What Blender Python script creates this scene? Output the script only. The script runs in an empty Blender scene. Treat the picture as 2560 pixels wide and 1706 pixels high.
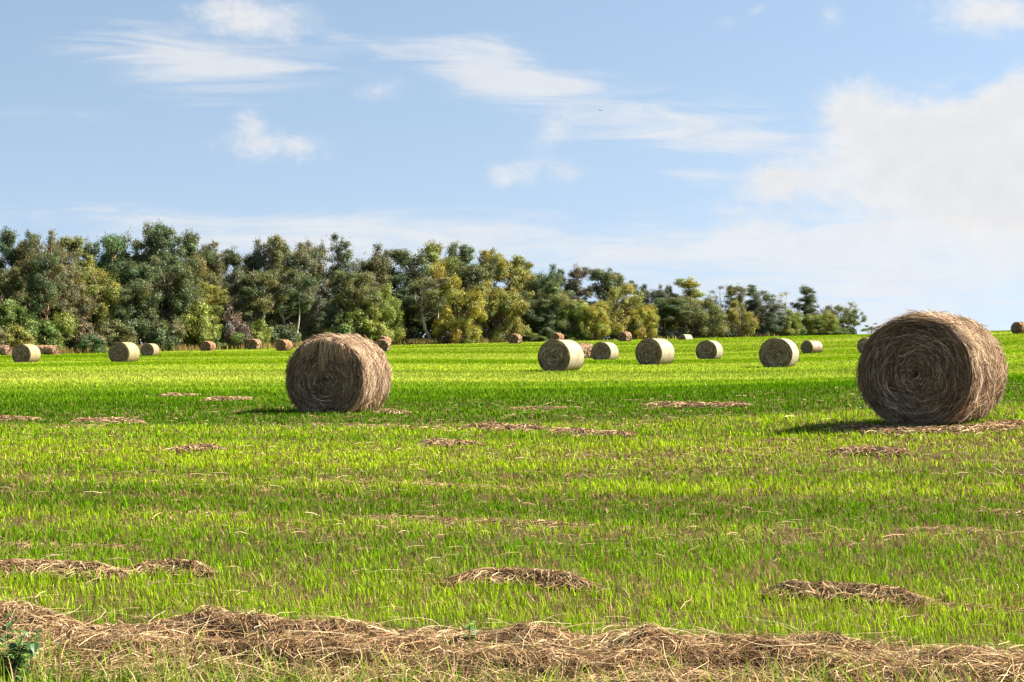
import bpy, math, random
import numpy as np
from mathutils import Vector

R_ = math.radians
PI = math.pi
F = 4060.0            # focal length in pixels of the 2560 px wide photograph
EYE = 1.4
C = bpy.context.scene.collection
SUN_A, SUN_E = R_(4), R_(43)
rng = np.random.default_rng(7)

# ------------------------------------------------------------------ helpers
def vnoise(x, y, seed=0):
    xi = np.floor(x).astype(np.int64); yi = np.floor(y).astype(np.int64)
    fx = x - xi; fy = y - yi
    fx = fx * fx * (3 - 2 * fx); fy = fy * fy * (3 - 2 * fy)
    def h(a, b):
        n = (a * 374761393 + b * 668265263 + seed * 1442695041) & 0xffffffff
        n = ((n ^ (n >> 13)) * 1274126177) & 0xffffffff
        n = (n ^ (n >> 16)) & 0xffff
        return n / 65535.0
    a = h(xi, yi); b = h(xi + 1, yi); c = h(xi, yi + 1); d = h(xi + 1, yi + 1)
    return (a * (1 - fx) + b * fx) * (1 - fy) + (c * (1 - fx) + d * fx) * fy

def fbm(x, y, seed=0, o=3):
    s = 0; a = .5; t = 0
    for i in range(o):
        s = s + a * vnoise(x * 2 ** i, y * 2 ** i, seed + i * 17); t += a; a *= .5
    return s / t

def sm(a, b, x):
    t = np.clip((x - a) / (b - a), 0, 1)
    return t * t * (3 - 2 * t)

class MB:
    """collects ribbons, grids and loose faces and links them as one mesh object"""
    def __init__(s):
        s.v = []; s.f4 = []; s.c = []; s.n = 0
    def add(s, verts, quads, cols):
        verts = np.asarray(verts, float).reshape(-1, 3); quads = np.asarray(quads, np.int64).reshape(-1, 4)
        cols = np.asarray(cols, float)
        if cols.ndim == 1: cols = np.tile(cols, (len(verts), 1))
        s.v.append(verts); s.f4.append(quads + s.n); s.c.append(cols); s.n += len(verts)
    def ribbons(s, P, Wd, w, col):
        N, S, _ = P.shape
        if Wd.ndim == 2: Wd = Wd[:, None, :]
        if w.ndim == 1: w = w[:, None]
        off = Wd * w[..., None]
        V = np.stack([P - off, P + off], axis=2)            # N,S,2,3
        if col.ndim == 2: col = np.repeat(col[:, None, :], S, axis=1)
        cc = np.repeat(col[:, :, None, :], 2, axis=2)
        base = (np.arange(N) * S * 2)[:, None] + (np.arange(S - 1) * 2)[None, :]
        q = np.stack([base, base + 1, base + 3, base + 2], axis=-1)
        s.add(V.reshape(-1, 3), q.reshape(-1, 4), cc.reshape(-1, 3))
    def grid(s, P, col, wrap=False):
        A, B, _ = P.shape
        i = np.arange(A - 1)[:, None]; j = np.arange(B if wrap else B - 1)[None, :]
        j2 = (j + 1) % B
        q = np.stack([i * B + j, i * B + j2, (i + 1) * B + j2, (i + 1) * B + j], axis=-1)
        col = np.asarray(col, float)
        s.add(P.reshape(-1, 3), q.reshape(-1, 4), col.reshape(-1, 3) if col.ndim == 3 else col)
    def tube(s, pts, rad, col, k=6):
        pts = np.asarray(pts, float); rad = np.asarray(rad, float)
        t = np.gradient(pts, axis=0); t /= np.linalg.norm(t, axis=1)[:, None] + 1e-9
        a = np.cross(t, np.array([0.31, 0.95, 0.05])); a /= np.linalg.norm(a, axis=1)[:, None] + 1e-9
        b = np.cross(t, a)
        th = np.arange(k) * 2 * PI / k
        P = pts[:, None, :] + rad[:, None, None] * (a[:, None, :] * np.cos(th)[None, :, None] + b[:, None, :] * np.sin(th)[None, :, None])
        s.grid(P, col, wrap=True)
    def mesh(s, name, mat, smooth=False):
        v = np.concatenate(s.v); f = np.concatenate(s.f4); c = np.concatenate(s.c)
        me = bpy.data.meshes.new(name)
        me.vertices.add(len(v)); me.vertices.foreach_set('co', v.astype(np.float32).ravel())
        me.loops.add(len(f) * 4); me.loops.foreach_set('vertex_index', f.astype(np.int32).ravel())
        me.polygons.add(len(f)); me.polygons.foreach_set('loop_start', (np.arange(len(f)) * 4).astype(np.int32))
        me.polygons.foreach_set('use_smooth', np.full(len(f), smooth))
        at = me.attributes.new('Col', 'FLOAT_COLOR', 'POINT')
        at.data.foreach_set('color', np.concatenate([c, np.ones((len(c), 1))], axis=1).astype(np.float32).ravel())
        me.update(calc_edges=True)
        me.materials.append(mat)
        return me
    def build(s, name, mat, parent=None, smooth=False):
        return link(name, s.mesh(name, mat, smooth), parent)

def link(name, data, parent=None):
    o = bpy.data.objects.new(name, data); C.objects.link(o)
    if parent: o.parent = parent
    return o

def tag(o, label=None, cat=None, group=None, kind=None):
    if label: o['label'] = label
    if cat: o['category'] = cat
    if group: o['group'] = group
    if kind: o['kind'] = kind
    return o

def unit(a):
    return a / (np.linalg.norm(a, axis=-1, keepdims=True) + 1e-9)

def rdir(n):
    return unit(rng.normal(size=(n, 3)))

# ------------------------------------------------------------------ terrain
def feat(x, y):
    yy = np.clip(y, 4, 1600)
    return np.stack([np.clip(x / (yy + 6), -.7, .7) / .26, np.log(yy + 10) / .42], axis=-1)

_ctl = []
def ctl(px, d, z): _ctl.append(((px - 1280) / F * d, d, z))
for px in (-600, 0, 900, 1700, 2560, 3200):
    ctl(px, 6, 0); ctl(px, 9, 0); ctl(px, 14, .02)
for px, d, z in ((2310, 21.2, .25), (2900, 21, .3), (1700, 22, .06), (850, 31, .02), (100, 30, -.03), (-500, 40, -.1),
                 (1400, 70.6, .10), (1638, 84, .08), (1948, 74.6, .19), (1512, 117, .0), (1773, 113.6, .13),
                 (310, 108.8, -.04), (66, 120.6, -.22), (375, 174, -.23), (120, 195, -.33), (635, 225, .22), (710, 203, .2),
                 (958, 193, .15), (960, 234, .6), (1287, 239, 1.05), (1562, 240, 1.4), (2545, 200, 2.36), (2170, 146, .3),
                 (2030, 157, .1), (2500, 120, .75), (-500, 200, -.6),
                 (-600, 215, -.7), (0, 210, -.26), (300, 222, -.1), (700, 242, .3), (1000, 252, .97), (1300, 258, 1.18), (1700, 272, 1.8),
                 (1900, 285, 2.15), (2170, 300, 2.5), (2300, 262, 2.75), (2560, 262, 3.0), (3100, 262, 3.5), (1715, 238, 1.5),
                 (0, 500, -1), (700, 500, 0), (1400, 500, .6), (2000, 500, 1.0), (2600, 500, 1.5), (3200, 500, 1.5),
                 (0, 1500, -6), (1400, 1500, -6), (2600, 1500, -6)):
    ctl(px, d, z)
_cx = np.array(_ctl); _cf = feat(_cx[:, 0], _cx[:, 1])
def _k(a, b):
    d2 = ((a[:, None, :] - b[None, :, :]) ** 2).sum(-1)
    return np.exp(-.5 * d2)
_al = np.linalg.solve(_k(_cf, _cf) + .004 * np.eye(len(_cf)), _cx[:, 2])
def H(x, y):
    x = np.asarray(x, float); y = np.asarray(y, float); sh = np.broadcast(x, y).shape
    xx = np.broadcast_to(x, sh).ravel(); yy = np.broadcast_to(y, sh).ravel()
    out = np.empty(len(xx))
    for i in range(0, len(xx), 100000):
        out[i:i + 100000] = _k(feat(xx[i:i + 100000], yy[i:i + 100000]), _cf) @ _al
    return out.reshape(sh)
def gz(x, y): return float(H(np.array([x]), np.array([y]))[0])

def on_ground(px, py, lift=0.0):
    """ground point seen at a pixel of the photograph"""
    d = 20.0
    for _ in range(40):
        x = (px - 1280) / F * d
        d2 = (EYE - gz(x, d) - lift) * F / max(py - 853, 3)
        d = .5 * d + .5 * min(d2, 240)
    return (px - 1280) / F * d, d

# streak noise that drives grass colour and density over the hay meadow
def field(x, y):
    n1 = fbm(x / 5 + .3 * y, (y + .07 * x) / 1.3, 3)
    n2 = fbm(x / 60, (y + .05 * x) / 9, 11)
    n3 = fbm(x / 1.3, y / .8, 23)
    return n1, n2, n3

# ------------------------------------------------------------------ materials
def mat(name):
    m = bpy.data.materials.new(name); m.use_nodes = True
    nt = m.node_tree
    for n in list(nt.nodes): nt.nodes.remove(n)
    out = nt.nodes.new('ShaderNodeOutputMaterial')
    return m, nt, out

def node(nt, t, **kw):
    n = nt.nodes.new(t)
    for k, v in kw.items():
        if k.startswith('i_'): n.inputs[k[2:]].default_value = v
        else: setattr(n, k, v)
    return n

def leafy(name, transl=.3, objcol=False, tint=(1, 1, 1), gloss=.0):
    m, nt, out = mat(name)
    at = node(nt, 'ShaderNodeAttribute', attribute_name='Col')
    col = at.outputs['Color']
    if objcol:
        oi = node(nt, 'ShaderNodeObjectInfo')
        mx = node(nt, 'ShaderNodeMix', data_type='RGBA', blend_type='MULTIPLY'); mx.inputs[0].default_value = 1
        nt.links.new(col, mx.inputs[6]); nt.links.new(oi.outputs['Color'], mx.inputs[7]); col = mx.outputs[2]
    d = node(nt, 'ShaderNodeBsdfDiffuse'); nt.links.new(col, d.inputs[0])
    last = d.outputs[0]
    if transl > 0:
        t = node(nt, 'ShaderNodeBsdfTranslucent'); nt.links.new(col, t.inputs[0])
        ms = node(nt, 'ShaderNodeMixShader'); ms.inputs[0].default_value = transl
        nt.links.new(last, ms.inputs[1]); nt.links.new(t.outputs[0], ms.inputs[2]); last = ms.outputs[0]
    if gloss > 0:
        g = node(nt, 'ShaderNodeBsdfGlossy'); g.inputs['Roughness'].default_value = .45
        g.inputs['Color'].default_value = (1, 1, 1, 1)
        ms = node(nt, 'ShaderNodeMixShader'); ms.inputs[0].default_value = gloss
        nt.links.new(last, ms.inputs[1]); nt.links.new(g.outputs[0], ms.inputs[2]); last = ms.outputs[0]
    nt.links.new(last, out.inputs[0])
    return m

M_grass = leafy('grass_blades', .40)
M_straw = leafy('dry_straw', .12)
M_hay = leafy('baled_hay', .08)
M_leaf = leafy('tree_leaves', .36, objcol=True, gloss=.02)
M_weed = leafy('weed_leaves', .3, gloss=.06)

def bark():
    m, nt, out = mat('tree_bark')
    tc = node(nt, 'ShaderNodeTexCoord')
    nz = node(nt, 'ShaderNodeTexNoise'); nz.inputs['Scale'].default_value = 6; nz.inputs['Detail'].default_value = 5
    mp = node(nt, 'ShaderNodeMapping'); mp.inputs['Scale'].default_value = (1, 1, .25)
    nt.links.new(tc.outputs['Object'], mp.inputs[0]); nt.links.new(mp.outputs[0], nz.inputs['Vector'])
    cr = node(nt, 'ShaderNodeValToRGB')
    cr.color_ramp.elements[0].position = .35; cr.color_ramp.elements[0].color = (.45, .4, .36, 1)
    cr.color_ramp.elements[1].position = .7; cr.color_ramp.elements[1].color = (1.15, 1.1, 1.05, 1)
    nt.links.new(nz.outputs[0], cr.inputs[0])
    oi = node(nt, 'ShaderNodeObjectInfo')
    mx = node(nt, 'ShaderNodeMix', data_type='RGBA', blend_type='MULTIPLY'); mx.inputs[0].default_value = 1
    nt.links.new(cr.outputs[0], mx.inputs[6]); nt.links.new(oi.outputs['Color'], mx.inputs[7])
    d = node(nt, 'ShaderNodeBsdfDiffuse'); nt.links.new(mx.outputs[2], d.inputs[0])
    nt.links.new(d.outputs[0], out.inputs[0])
    return m
M_bark = bark()

def ground_mat():
    m, nt, out = mat('meadow_soil')
    tc = node(nt, 'ShaderNodeTexCoord')
    def nz(scale, sx, sy, det=6):
        mp = node(nt, 'ShaderNodeMapping'); mp.inputs['Scale'].default_value = (sx, sy, 1)
        nt.links.new(tc.outputs['Object'], mp.inputs[0])
        n = node(nt, 'ShaderNodeTexNoise'); n.inputs['Scale'].default_value = scale; n.inputs['Detail'].default_value = det
        n.inputs['Roughness'].default_value = .7
        nt.links.new(mp.outputs[0], n.inputs['Vector']); return n.outputs[0]
    a = nz(14, 1, 1); b = nz(1, .15, 1); c = nz(70, .5, 1)
    def ramp(f, els):
        r = node(nt, 'ShaderNodeValToRGB'); e = r.color_ramp.elements
        e[0].position, e[0].color = els[0][0], (*els[0][1], 1)
        e[1].position, e[1].color = els[-1][0], (*els[-1][1], 1)
        for p, cc in els[1:-1]:
            k = e.new(p); k.color = (*cc, 1)
        nt.links.new(f, r.inputs[0]); return r.outputs[0]
    soil = ramp(c, [(.3, (.03, .022, .012)), (.5, (.085, .06, .03)), (.72, (.22, .15, .08))])
    green = ramp(a, [(.3, (.07, .095, .012)), (.7, (.17, .20, .02))])
    geo = node(nt, 'ShaderNodeSeparateXYZ'); nt.links.new(tc.outputs['Object'], geo.inputs[0])
    far = node(nt, 'ShaderNodeMapRange'); far.inputs[1].default_value = 18; far.inputs[2].default_value = 60
    nt.links.new(geo.outputs[1], far.inputs[0])
    ad = node(nt, 'ShaderNodeMath', operation='MULTIPLY_ADD'); nt.links.new(b, ad.inputs[0]); ad.inputs[1].default_value = .9
    nt.links.new(far.outputs[0], ad.inputs[2])
    mr = node(nt, 'ShaderNodeMapRange'); mr.inputs[1].default_value = .4; mr.inputs[2].default_value = 1.1
    nt.links.new(ad.outputs[0], mr.inputs[0])
    mx = node(nt, 'ShaderNodeMix', data_type='RGBA'); nt.links.new(mr.outputs[0], mx.inputs[0])
    nt.links.new(soil, mx.inputs[6]); nt.links.new(green, mx.inputs[7])
    d = node(nt, 'ShaderNodeBsdfDiffuse'); nt.links.new(mx.outputs[2], d.inputs[0])
    bp = node(nt, 'ShaderNodeBump'); bp.inputs['Strength'].default_value = .8; bp.inputs['Distance'].default_value = .03
    nt.links.new(c, bp.inputs['Height']); nt.links.new(bp.outputs[0], d.inputs['Normal'])
    nt.links.new(d.outputs[0], out.inputs[0])
    return m
M_ground = ground_mat()

def wrap_mat():
    """weathered net wrap: pale mesh wound round the bale, green edge bands"""
    m, nt, out = mat('net_wrap')
    tc = node(nt, 'ShaderNodeTexCoord'); at = node(nt, 'ShaderNodeAttribute', attribute_name='Col')
    mp = node(nt, 'ShaderNodeMapping'); mp.inputs['Scale'].default_value = (1.2, 9, 1.2)
    nt.links.new(tc.outputs['Object'], mp.inputs[0])
    n = node(nt, 'ShaderNodeTexNoise'); n.inputs['Scale'].default_value = 3; n.inputs['Detail'].default_value = 6; n.inputs['Roughness'].default_value = .65
    nt.links.new(mp.outputs[0], n.inputs['Vector'])
    cr = node(nt, 'ShaderNodeValToRGB'); e = cr.color_ramp.elements
    e[0].position = .36; e[0].color = (.46, .35, .23, 1); e[1].position = .70; e[1].color = (1, 1, 1, 1)
    nt.links.new(n.outputs[0], cr.inputs[0])
    oi = node(nt, 'ShaderNodeObjectInfo')
    m1 = node(nt, 'ShaderNodeMix', data_type='RGBA', blend_type='MULTIPLY'); m1.inputs[0].default_value = 1
    nt.links.new(cr.outputs[0], m1.inputs[6]); nt.links.new(oi.outputs['Color'], m1.inputs[7])
    m2 = node(nt, 'ShaderNodeMix', data_type='RGBA', blend_type='MULTIPLY'); m2.inputs[0].default_value = 1
    nt.links.new(m1.outputs[2], m2.inputs[6]); nt.links.new(at.outputs['Color'], m2.inputs[7])
    d = node(nt, 'ShaderNodeBsdfPrincipled'); d.inputs['Roughness'].default_value = .6
    d.inputs['Specular IOR Level'].default_value = .25
    nt.links.new(m2.outputs[2], d.inputs['Base Color'])
    bp = node(nt, 'ShaderNodeBump'); bp.inputs['Strength'].default_value = .6; bp.inputs['Distance'].default_value = .02
    nt.links.new(n.outputs[0], bp.inputs['Height']); nt.links.new(bp.outputs[0], d.inputs['Normal'])
    nt.links.new(d.outputs[0], out.inputs[0])
    return m
M_wrap = wrap_mat()

# ------------------------------------------------------------------ ground
def ground():
    s = np.linspace(-1, 1, 261)
    xs = 1500 * np.sinh(5.6 * s) / np.sinh(5.6)
    t = np.linspace(0, 1, 250)
    ys = -30 + 2100 * (np.sinh(5.2 * t) / np.sinh(5.2))
    X, Y = np.meshgrid(xs, ys)
    Z = H(X, Y) - .012 * (1 - sm(60, 90, Y)) * 0
    b = MB(); b.grid(np.stack([X, Y, Z], -1), (.2, .2, .1))
    o = b.build('ground', M_ground, smooth=True)
    tag(o, 'mown green hay meadow rising gently to the right', 'field', kind='structure')
ground()

# tree line distance along the photograph
def tree_d(px):
    return np.interp(px, [-800, 0, 300, 500, 700, 1000, 1300, 1700, 2170, 2600], [185, 207, 220, 232, 242, 252, 259, 275, 300, 320])

# ------------------------------------------------------------------ hay on the ground
STRAW = .80 * np.array([[.56, .41, .25], [.46, .31, .18], [.34, .21, .12], [.24, .14, .08], [.66, .53, .35], [.44, .34, .22], [.15, .09, .055]])
def straw_col(n, p=(.2, .22, .2, .13, .1, .1, .05)):
    return STRAW[rng.choice(len(STRAW), n, p=p)] * np.clip(rng.lognormal(.05, .42, (n, 1)), .3, 2.0) * np.array([1, .96, .85])

hay_beds = []     # (polyline, half width) so that the grass thins out under the hay
def hay_heap(path, half, height, n, name='hay_clump', straggle=1.25, lens=(.07, .3), w=.0017, bright=1.0, mix=(.2, .22, .2, .13, .1, .1, .05), stalks=0, ragged=0):
    """a drift of raked hay following a path: low mound plus many strands"""
    path = np.array(path, float)
    seg = np.linalg.norm(np.diff(path, axis=0), axis=1); L = np.concatenate([[0], np.cumsum(seg)]); tot = L[-1]
    def at(s):
        x = np.interp(s, L, path[:, 0]); y = np.interp(s, L, path[:, 1])
        e = .02 * tot + .01
        tx = np.interp(np.minimum(s + e, tot), L, path[:, 0]) - np.interp(np.maximum(s - e, 0), L, path[:, 0])
        ty = np.interp(np.minimum(s + e, tot), L, path[:, 1]) - np.interp(np.maximum(s - e, 0), L, path[:, 1])
        t = unit(np.stack([tx, ty], -1)); return x, y, t
    sd = int(rng.integers(1000))
    def mound(s, q):
        lump = (.30 + 1.15 * fbm(s / .5 + sd, q * 1.2 + sd, sd, 2) if not ragged else .05 + 2.6 * fbm(s / .55 + sd, q * 1.2 + sd, sd, 2) ** 1.7) + .5 * (fbm(s / .13, q * 4, sd + 3) - .5)
        taper = sm(0, .12, s / tot) * sm(0, .12, 1 - s / tot)
        return height * np.maximum(0, 1 - q * q) ** .8 * lump * (.15 + .85 * taper)
    hay_beds.append((path, half))
    b = MB()
    A = max(6, int(tot / .06)); Bn = 13
    s, q = np.meshgrid(np.linspace(0, tot, A), np.linspace(-1, 1, Bn), indexing='ij')
    wob = (.75 + .5 * fbm(s / .4, 0 * s, sd + 5)) if not ragged else (.35 + 1.2 * fbm(s / .45, 0 * s, sd + 5))
    x, y, t = at(s); nx, ny = -t[..., 1], t[..., 0]
    taper = .25 + .75 * sm(0, .2, s / tot) * sm(0, .2, 1 - s / tot)
    X = x + nx * q * half * wob * taper; Y = y + ny * q * half * wob * taper
    Z = H(X, Y) + mound(s, q) * .92 - .012
    b.grid(np.stack([X, Y, Z], -1), (.07, .045, .024))
    S = 5
    s0 = rng.uniform(0, tot, n); q0 = np.clip(rng.normal(0, .62, n), -straggle, straggle)
    ln = rng.uniform(*lens, n)
    x, y, t = at(s0)
    tp = .3 + .7 * sm(0, .18, s0 / tot) * sm(0, .18, 1 - s0 / tot)
    wob = (.75 + .5 * fbm(s0 / .4, 0 * s0, sd + 5)) if not ragged else (.35 + 1.2 * fbm(s0 / .45, 0 * s0, sd + 5))
    cx = x - t[:, 1] * q0 * half * wob * tp; cy = y + t[:, 0] * q0 * half * wob * tp
    swirl = (fbm(cx / .28, cy / .2, sd + 9) - .5) * 4.0
    ang = np.arctan2(t[:, 1], t[:, 0]) + swirl + rng.normal(0, .7, n)
    curv = rng.normal(0, 1.6, n)
    u = np.linspace(-.5, .5, S)[None, :]
    a2 = ang[:, None] + curv[:, None] * u
    px = cx[:, None] + ln[:, None] * u * np.cos(a2); py = cy[:, None] + ln[:, None] * u * np.sin(a2)
    # height from the mound at each strand point
    dx = px - x[:, None]; dy = py - y[:, None]
    ds = dx * t[:, 0:1] + dy * t[:, 1:2]; dq = (-dx * t[:, 1:2] + dy * t[:, 0:1]) / (half * (wob * tp)[:, None])
    base = H(px, py) + mound(np.clip(s0[:, None] + ds, 0, tot), np.clip(dq, -1, 1))
    arch = rng.uniform(-.01, .035, n)[:, None] * (1 - 4 * u * u) + rng.uniform(0, .022, n)[:, None]
    tilt = np.where(rng.random(n) < .07, rng.uniform(.05, .3, n), rng.normal(0, .03, n))[:, None] * u * ln[:, None]
    pz = np.maximum(base + arch * (height > .03) + np.abs(tilt) * (tilt > 0) + .006, base + .003)
    Wd = unit(np.stack([-np.sin(ang), np.cos(ang), rng.normal(0, .8, n)], -1))
    d = np.sqrt(cx ** 2 + cy ** 2)
    ww = np.maximum(w, .00022 * d) * rng.uniform(.7, 1.4, n)
    prof = np.array([.6, 1, 1, .9, .4])[None, :]
    b.ribbons(np.stack([px, py, pz], -1), Wd, ww[:, None] * prof, straw_col(n, mix) * bright)
    if stalks:
        k = stalks; S = 9; u = np.linspace(-.5, .5, S)[None, :]
        s0 = rng.uniform(0, tot, k); q0 = rng.normal(0, .75, k); x, y, t = at(s0); ln = rng.uniform(.22, .65, k)
        cx = x - t[:, 1] * q0 * half; cy = y + t[:, 0] * q0 * half; ang = rng.uniform(0, PI, k); cv = rng.normal(0, 1.4, k)
        a2 = ang[:, None] + cv[:, None] * u
        px = cx[:, None] + ln[:, None] * u * np.cos(a2); py = cy[:, None] + ln[:, None] * u * np.sin(a2)
        qq = np.clip(((px - x[:, None]) * -t[:, 1:2] + (py - y[:, None]) * t[:, 0:1]) / half, -1, 1)
        b0 = H(px, py) + mound(np.clip(s0[:, None] + (px - x[:, None]), 0, tot), qq)
        pz = np.maximum(b0 + .012, b0.max(1, keepdims=True) * .75 + .25 * b0 + .01 + rng.uniform(0, .05, k)[:, None] * (1 - 4 * u * u) + rng.normal(0, .16, k)[:, None] * u * ln[:, None])
        Wd = unit(np.stack([-np.sin(ang), np.cos(ang), rng.normal(0, .8, k)], -1))
        b.ribbons(np.stack([px, py, pz], -1), Wd, rng.uniform(.0008, .0014, k)[:, None] * np.linspace(1, .5, S)[None, :], straw_col(k, (.3, .2, .05, .02, .3, .12, .01)) * 1.1)
    return b.build(name, M_straw)

def pxpath(pts, lift=0.0): return [on_ground(*p, lift) for p in pts]

# foreground windrow
wr = hay_heap(pxpath([(-1500, 1500), (-420, 1545), (-150, 1560), (0, 1563), (170, 1567), (330, 1588), (480, 1580), (620, 1600), (800, 1612), (980, 1612), (1090, 1602),
                      (1200, 1620), (1400, 1625), (1620, 1606), (1800, 1625), (2050, 1632), (2300, 1645), (2560, 1655), (2850, 1670), (3900, 1705)], .09),
              .37, .095, 90000, 'hay_windrow', 1.6, (.05, .26), .0011, mix=(.18, .24, .22, .16, .06, .06, .08), stalks=1400, bright=.88, ragged=1)
tag(wr, 'long raked windrow of dry brown hay crossing the whole near edge of the field', 'windrow')
wr2 = hay_heap(pxpath([(-1300, 1590), (-300, 1618), (0, 1628), (300, 1645), (560, 1660), (860, 1676), (1250, 1686), (1700, 1690), (2200, 1700), (2750, 1712), (3700, 1740)], .03), .26, .035, 20000, 'hay_windrow', 1.7, (.05, .26), .0011, stalks=1200, bright=.9, ragged=1)
tag(wr2, 'thin spread of bleached hay lying in front of the thick windrow, by the leafy weed', 'windrow')

HG = 'patches of raked hay left on the mown grass'
hay_list = [
    ([(-260, 1432), (0, 1440), (130, 1437), (300, 1448)], .20, .11, 4500, 'hay drift cut off by the left photo edge, just beyond the foreground windrow'),
    ([(335, 1440), (420, 1432), (510, 1440)], .14, .07, 1500, 'small hay drift just right of the one cut off by the left photo edge'),
    ([(1145, 1462), (1230, 1458), (1330, 1462), (1460, 1476)], .15, .085, 2600, 'isolated brown hay heap in the middle of the grass beyond the windrow'),
    ([(1930, 1492), (2030, 1496), (2140, 1500), (2290, 1512)], .14, .08, 2600, 'wavy brown hay drift on the right, beyond the foreground windrow'),
    ([(2290, 1512), (2420, 1522), (2600, 1535)], .12, .025, 900, 'flat scatter of straw trailing off to the right photo edge from the wavy drift'),
    ([(880, 1295), (1000, 1300), (1160, 1309), (1310, 1312), (1460, 1318)], .22, .05, 2600, 'longest low hay strip across the middle of the bright grass'),
    ([(370, 1284), (480, 1286), (620, 1290)], .18, .025, 900, 'faint straw patch left of the longest low hay strip'),
    ([(-60, 1366), (120, 1368), (350, 1374)], .16, .035, 1300, 'thin pale straw streak at the left photo edge, beyond the left drift'),
    ([(820, 1202), (1000, 1210), (1290, 1224)], .25, .03, 1300, 'sparse straw line above the strip of thinned grass in the middle'),
    ([(427, 1130), (470, 1131), (500, 1126), (547, 1130)], .3, .09, 900, 'little tan hay tuft below the left standing bale, alone in the grass'),
    ([(1060, 1112), (1110, 1113), (1192, 1118)], .35, .09, 1000, 'bleached hay tuft right of and below the unwrapped bale in the middle ground'),
    ([(756, 1062), (900, 1066), (1150, 1073)], .35, .06, 1300, 'narrow straight hay line starting below the nearer left bale'),
    ([(1150, 1074), (1220, 1072), (1290, 1077), (1365, 1079)], .45, .12, 1200, 'dark hay hump at the right end of the narrow straight hay line'),
    ([(1380, 1086), (1420, 1084), (1470, 1090)], .4, .10, 800, 'pale bright hay tuft following the dark hay hump'),
    ([(1495, 1089), (1565, 1094)], .4, .07, 500, 'small brown hay scrap right of the pale bright tuft'),
    ([(190, 1055), (260, 1057), (350, 1061)], .5, .10, 900, 'brown hay streak left of the nearer left bale, upper of two'),
    ([(145, 1067), (250, 1069)], .4, .06, 500, 'shorter hay streak just below the brown streak on the left'),
    ([(-40, 1048), (90, 1053)], .5, .07, 500, 'hay streak cut off by the left photo edge below the lit grass'),
    ([(2085, 1137), (2160, 1135), (2265, 1140)], .3, .09, 1300, 'bright straw patch directly below the large bale on the right'),
    ([(1895, 1108), (2005, 1104)], .35, .06, 500, 'small straw scrap below the shadow of the large right bale'),
    ([(2430, 1282), (2620, 1286)], .2, .05, 700, 'straw streak at the right photo edge, midway below the large bale'),
    ([(2183, 1272), (2265, 1276)], .2, .04, 400, 'small straw scrap left of the streak at the right photo edge'),
    ([(2300, 1326), (2480, 1330)], .22, .02, 700, 'flat thin straw patch under the streak at the right photo edge'),
    ([(1617, 1016), (1700, 1017), (1860, 1018)], .8, .10, 900, 'brown hay line in the grass left of the large right bale'),
    ([(1280, 1023), (1413, 1022)], .8, .06, 500, 'faint brown hay line between the two unwrapped bales'),
    ([(2490, 1058), (2620, 1060)], .4, .06, 700, 'loose straw fallen right of the large right bale'),
    ([(2105, 1072), (2200, 1082), (2330, 1086), (2440, 1080), (2560, 1062)], .7, .08, 2600, 'ring of fallen straw round the foot of the large right bale'),
    ([(950, 1033), (1004, 1037)], .35, .10, 700, 'tuft of fallen hay at the right foot of the unwrapped left bale'),
    ([(535, 1000), (605, 1002)], .8, .11, 500, 'small hay heap on the lit grass left of the unwrapped left bale'),
    ([(410, 991), (470, 992)], .8, .08, 400, 'dark hay scrap farther left of the small heap on lit grass'),
]
for pts, half, hgt, n, lab in hay_list:
    o = hay_heap(pxpath(pts), half * .58, hgt * .44, int(n * 1.5), bright=.82, lens=(.05, .26), w=.0014)
    tag(o, lab, 'hay', HG)

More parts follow.
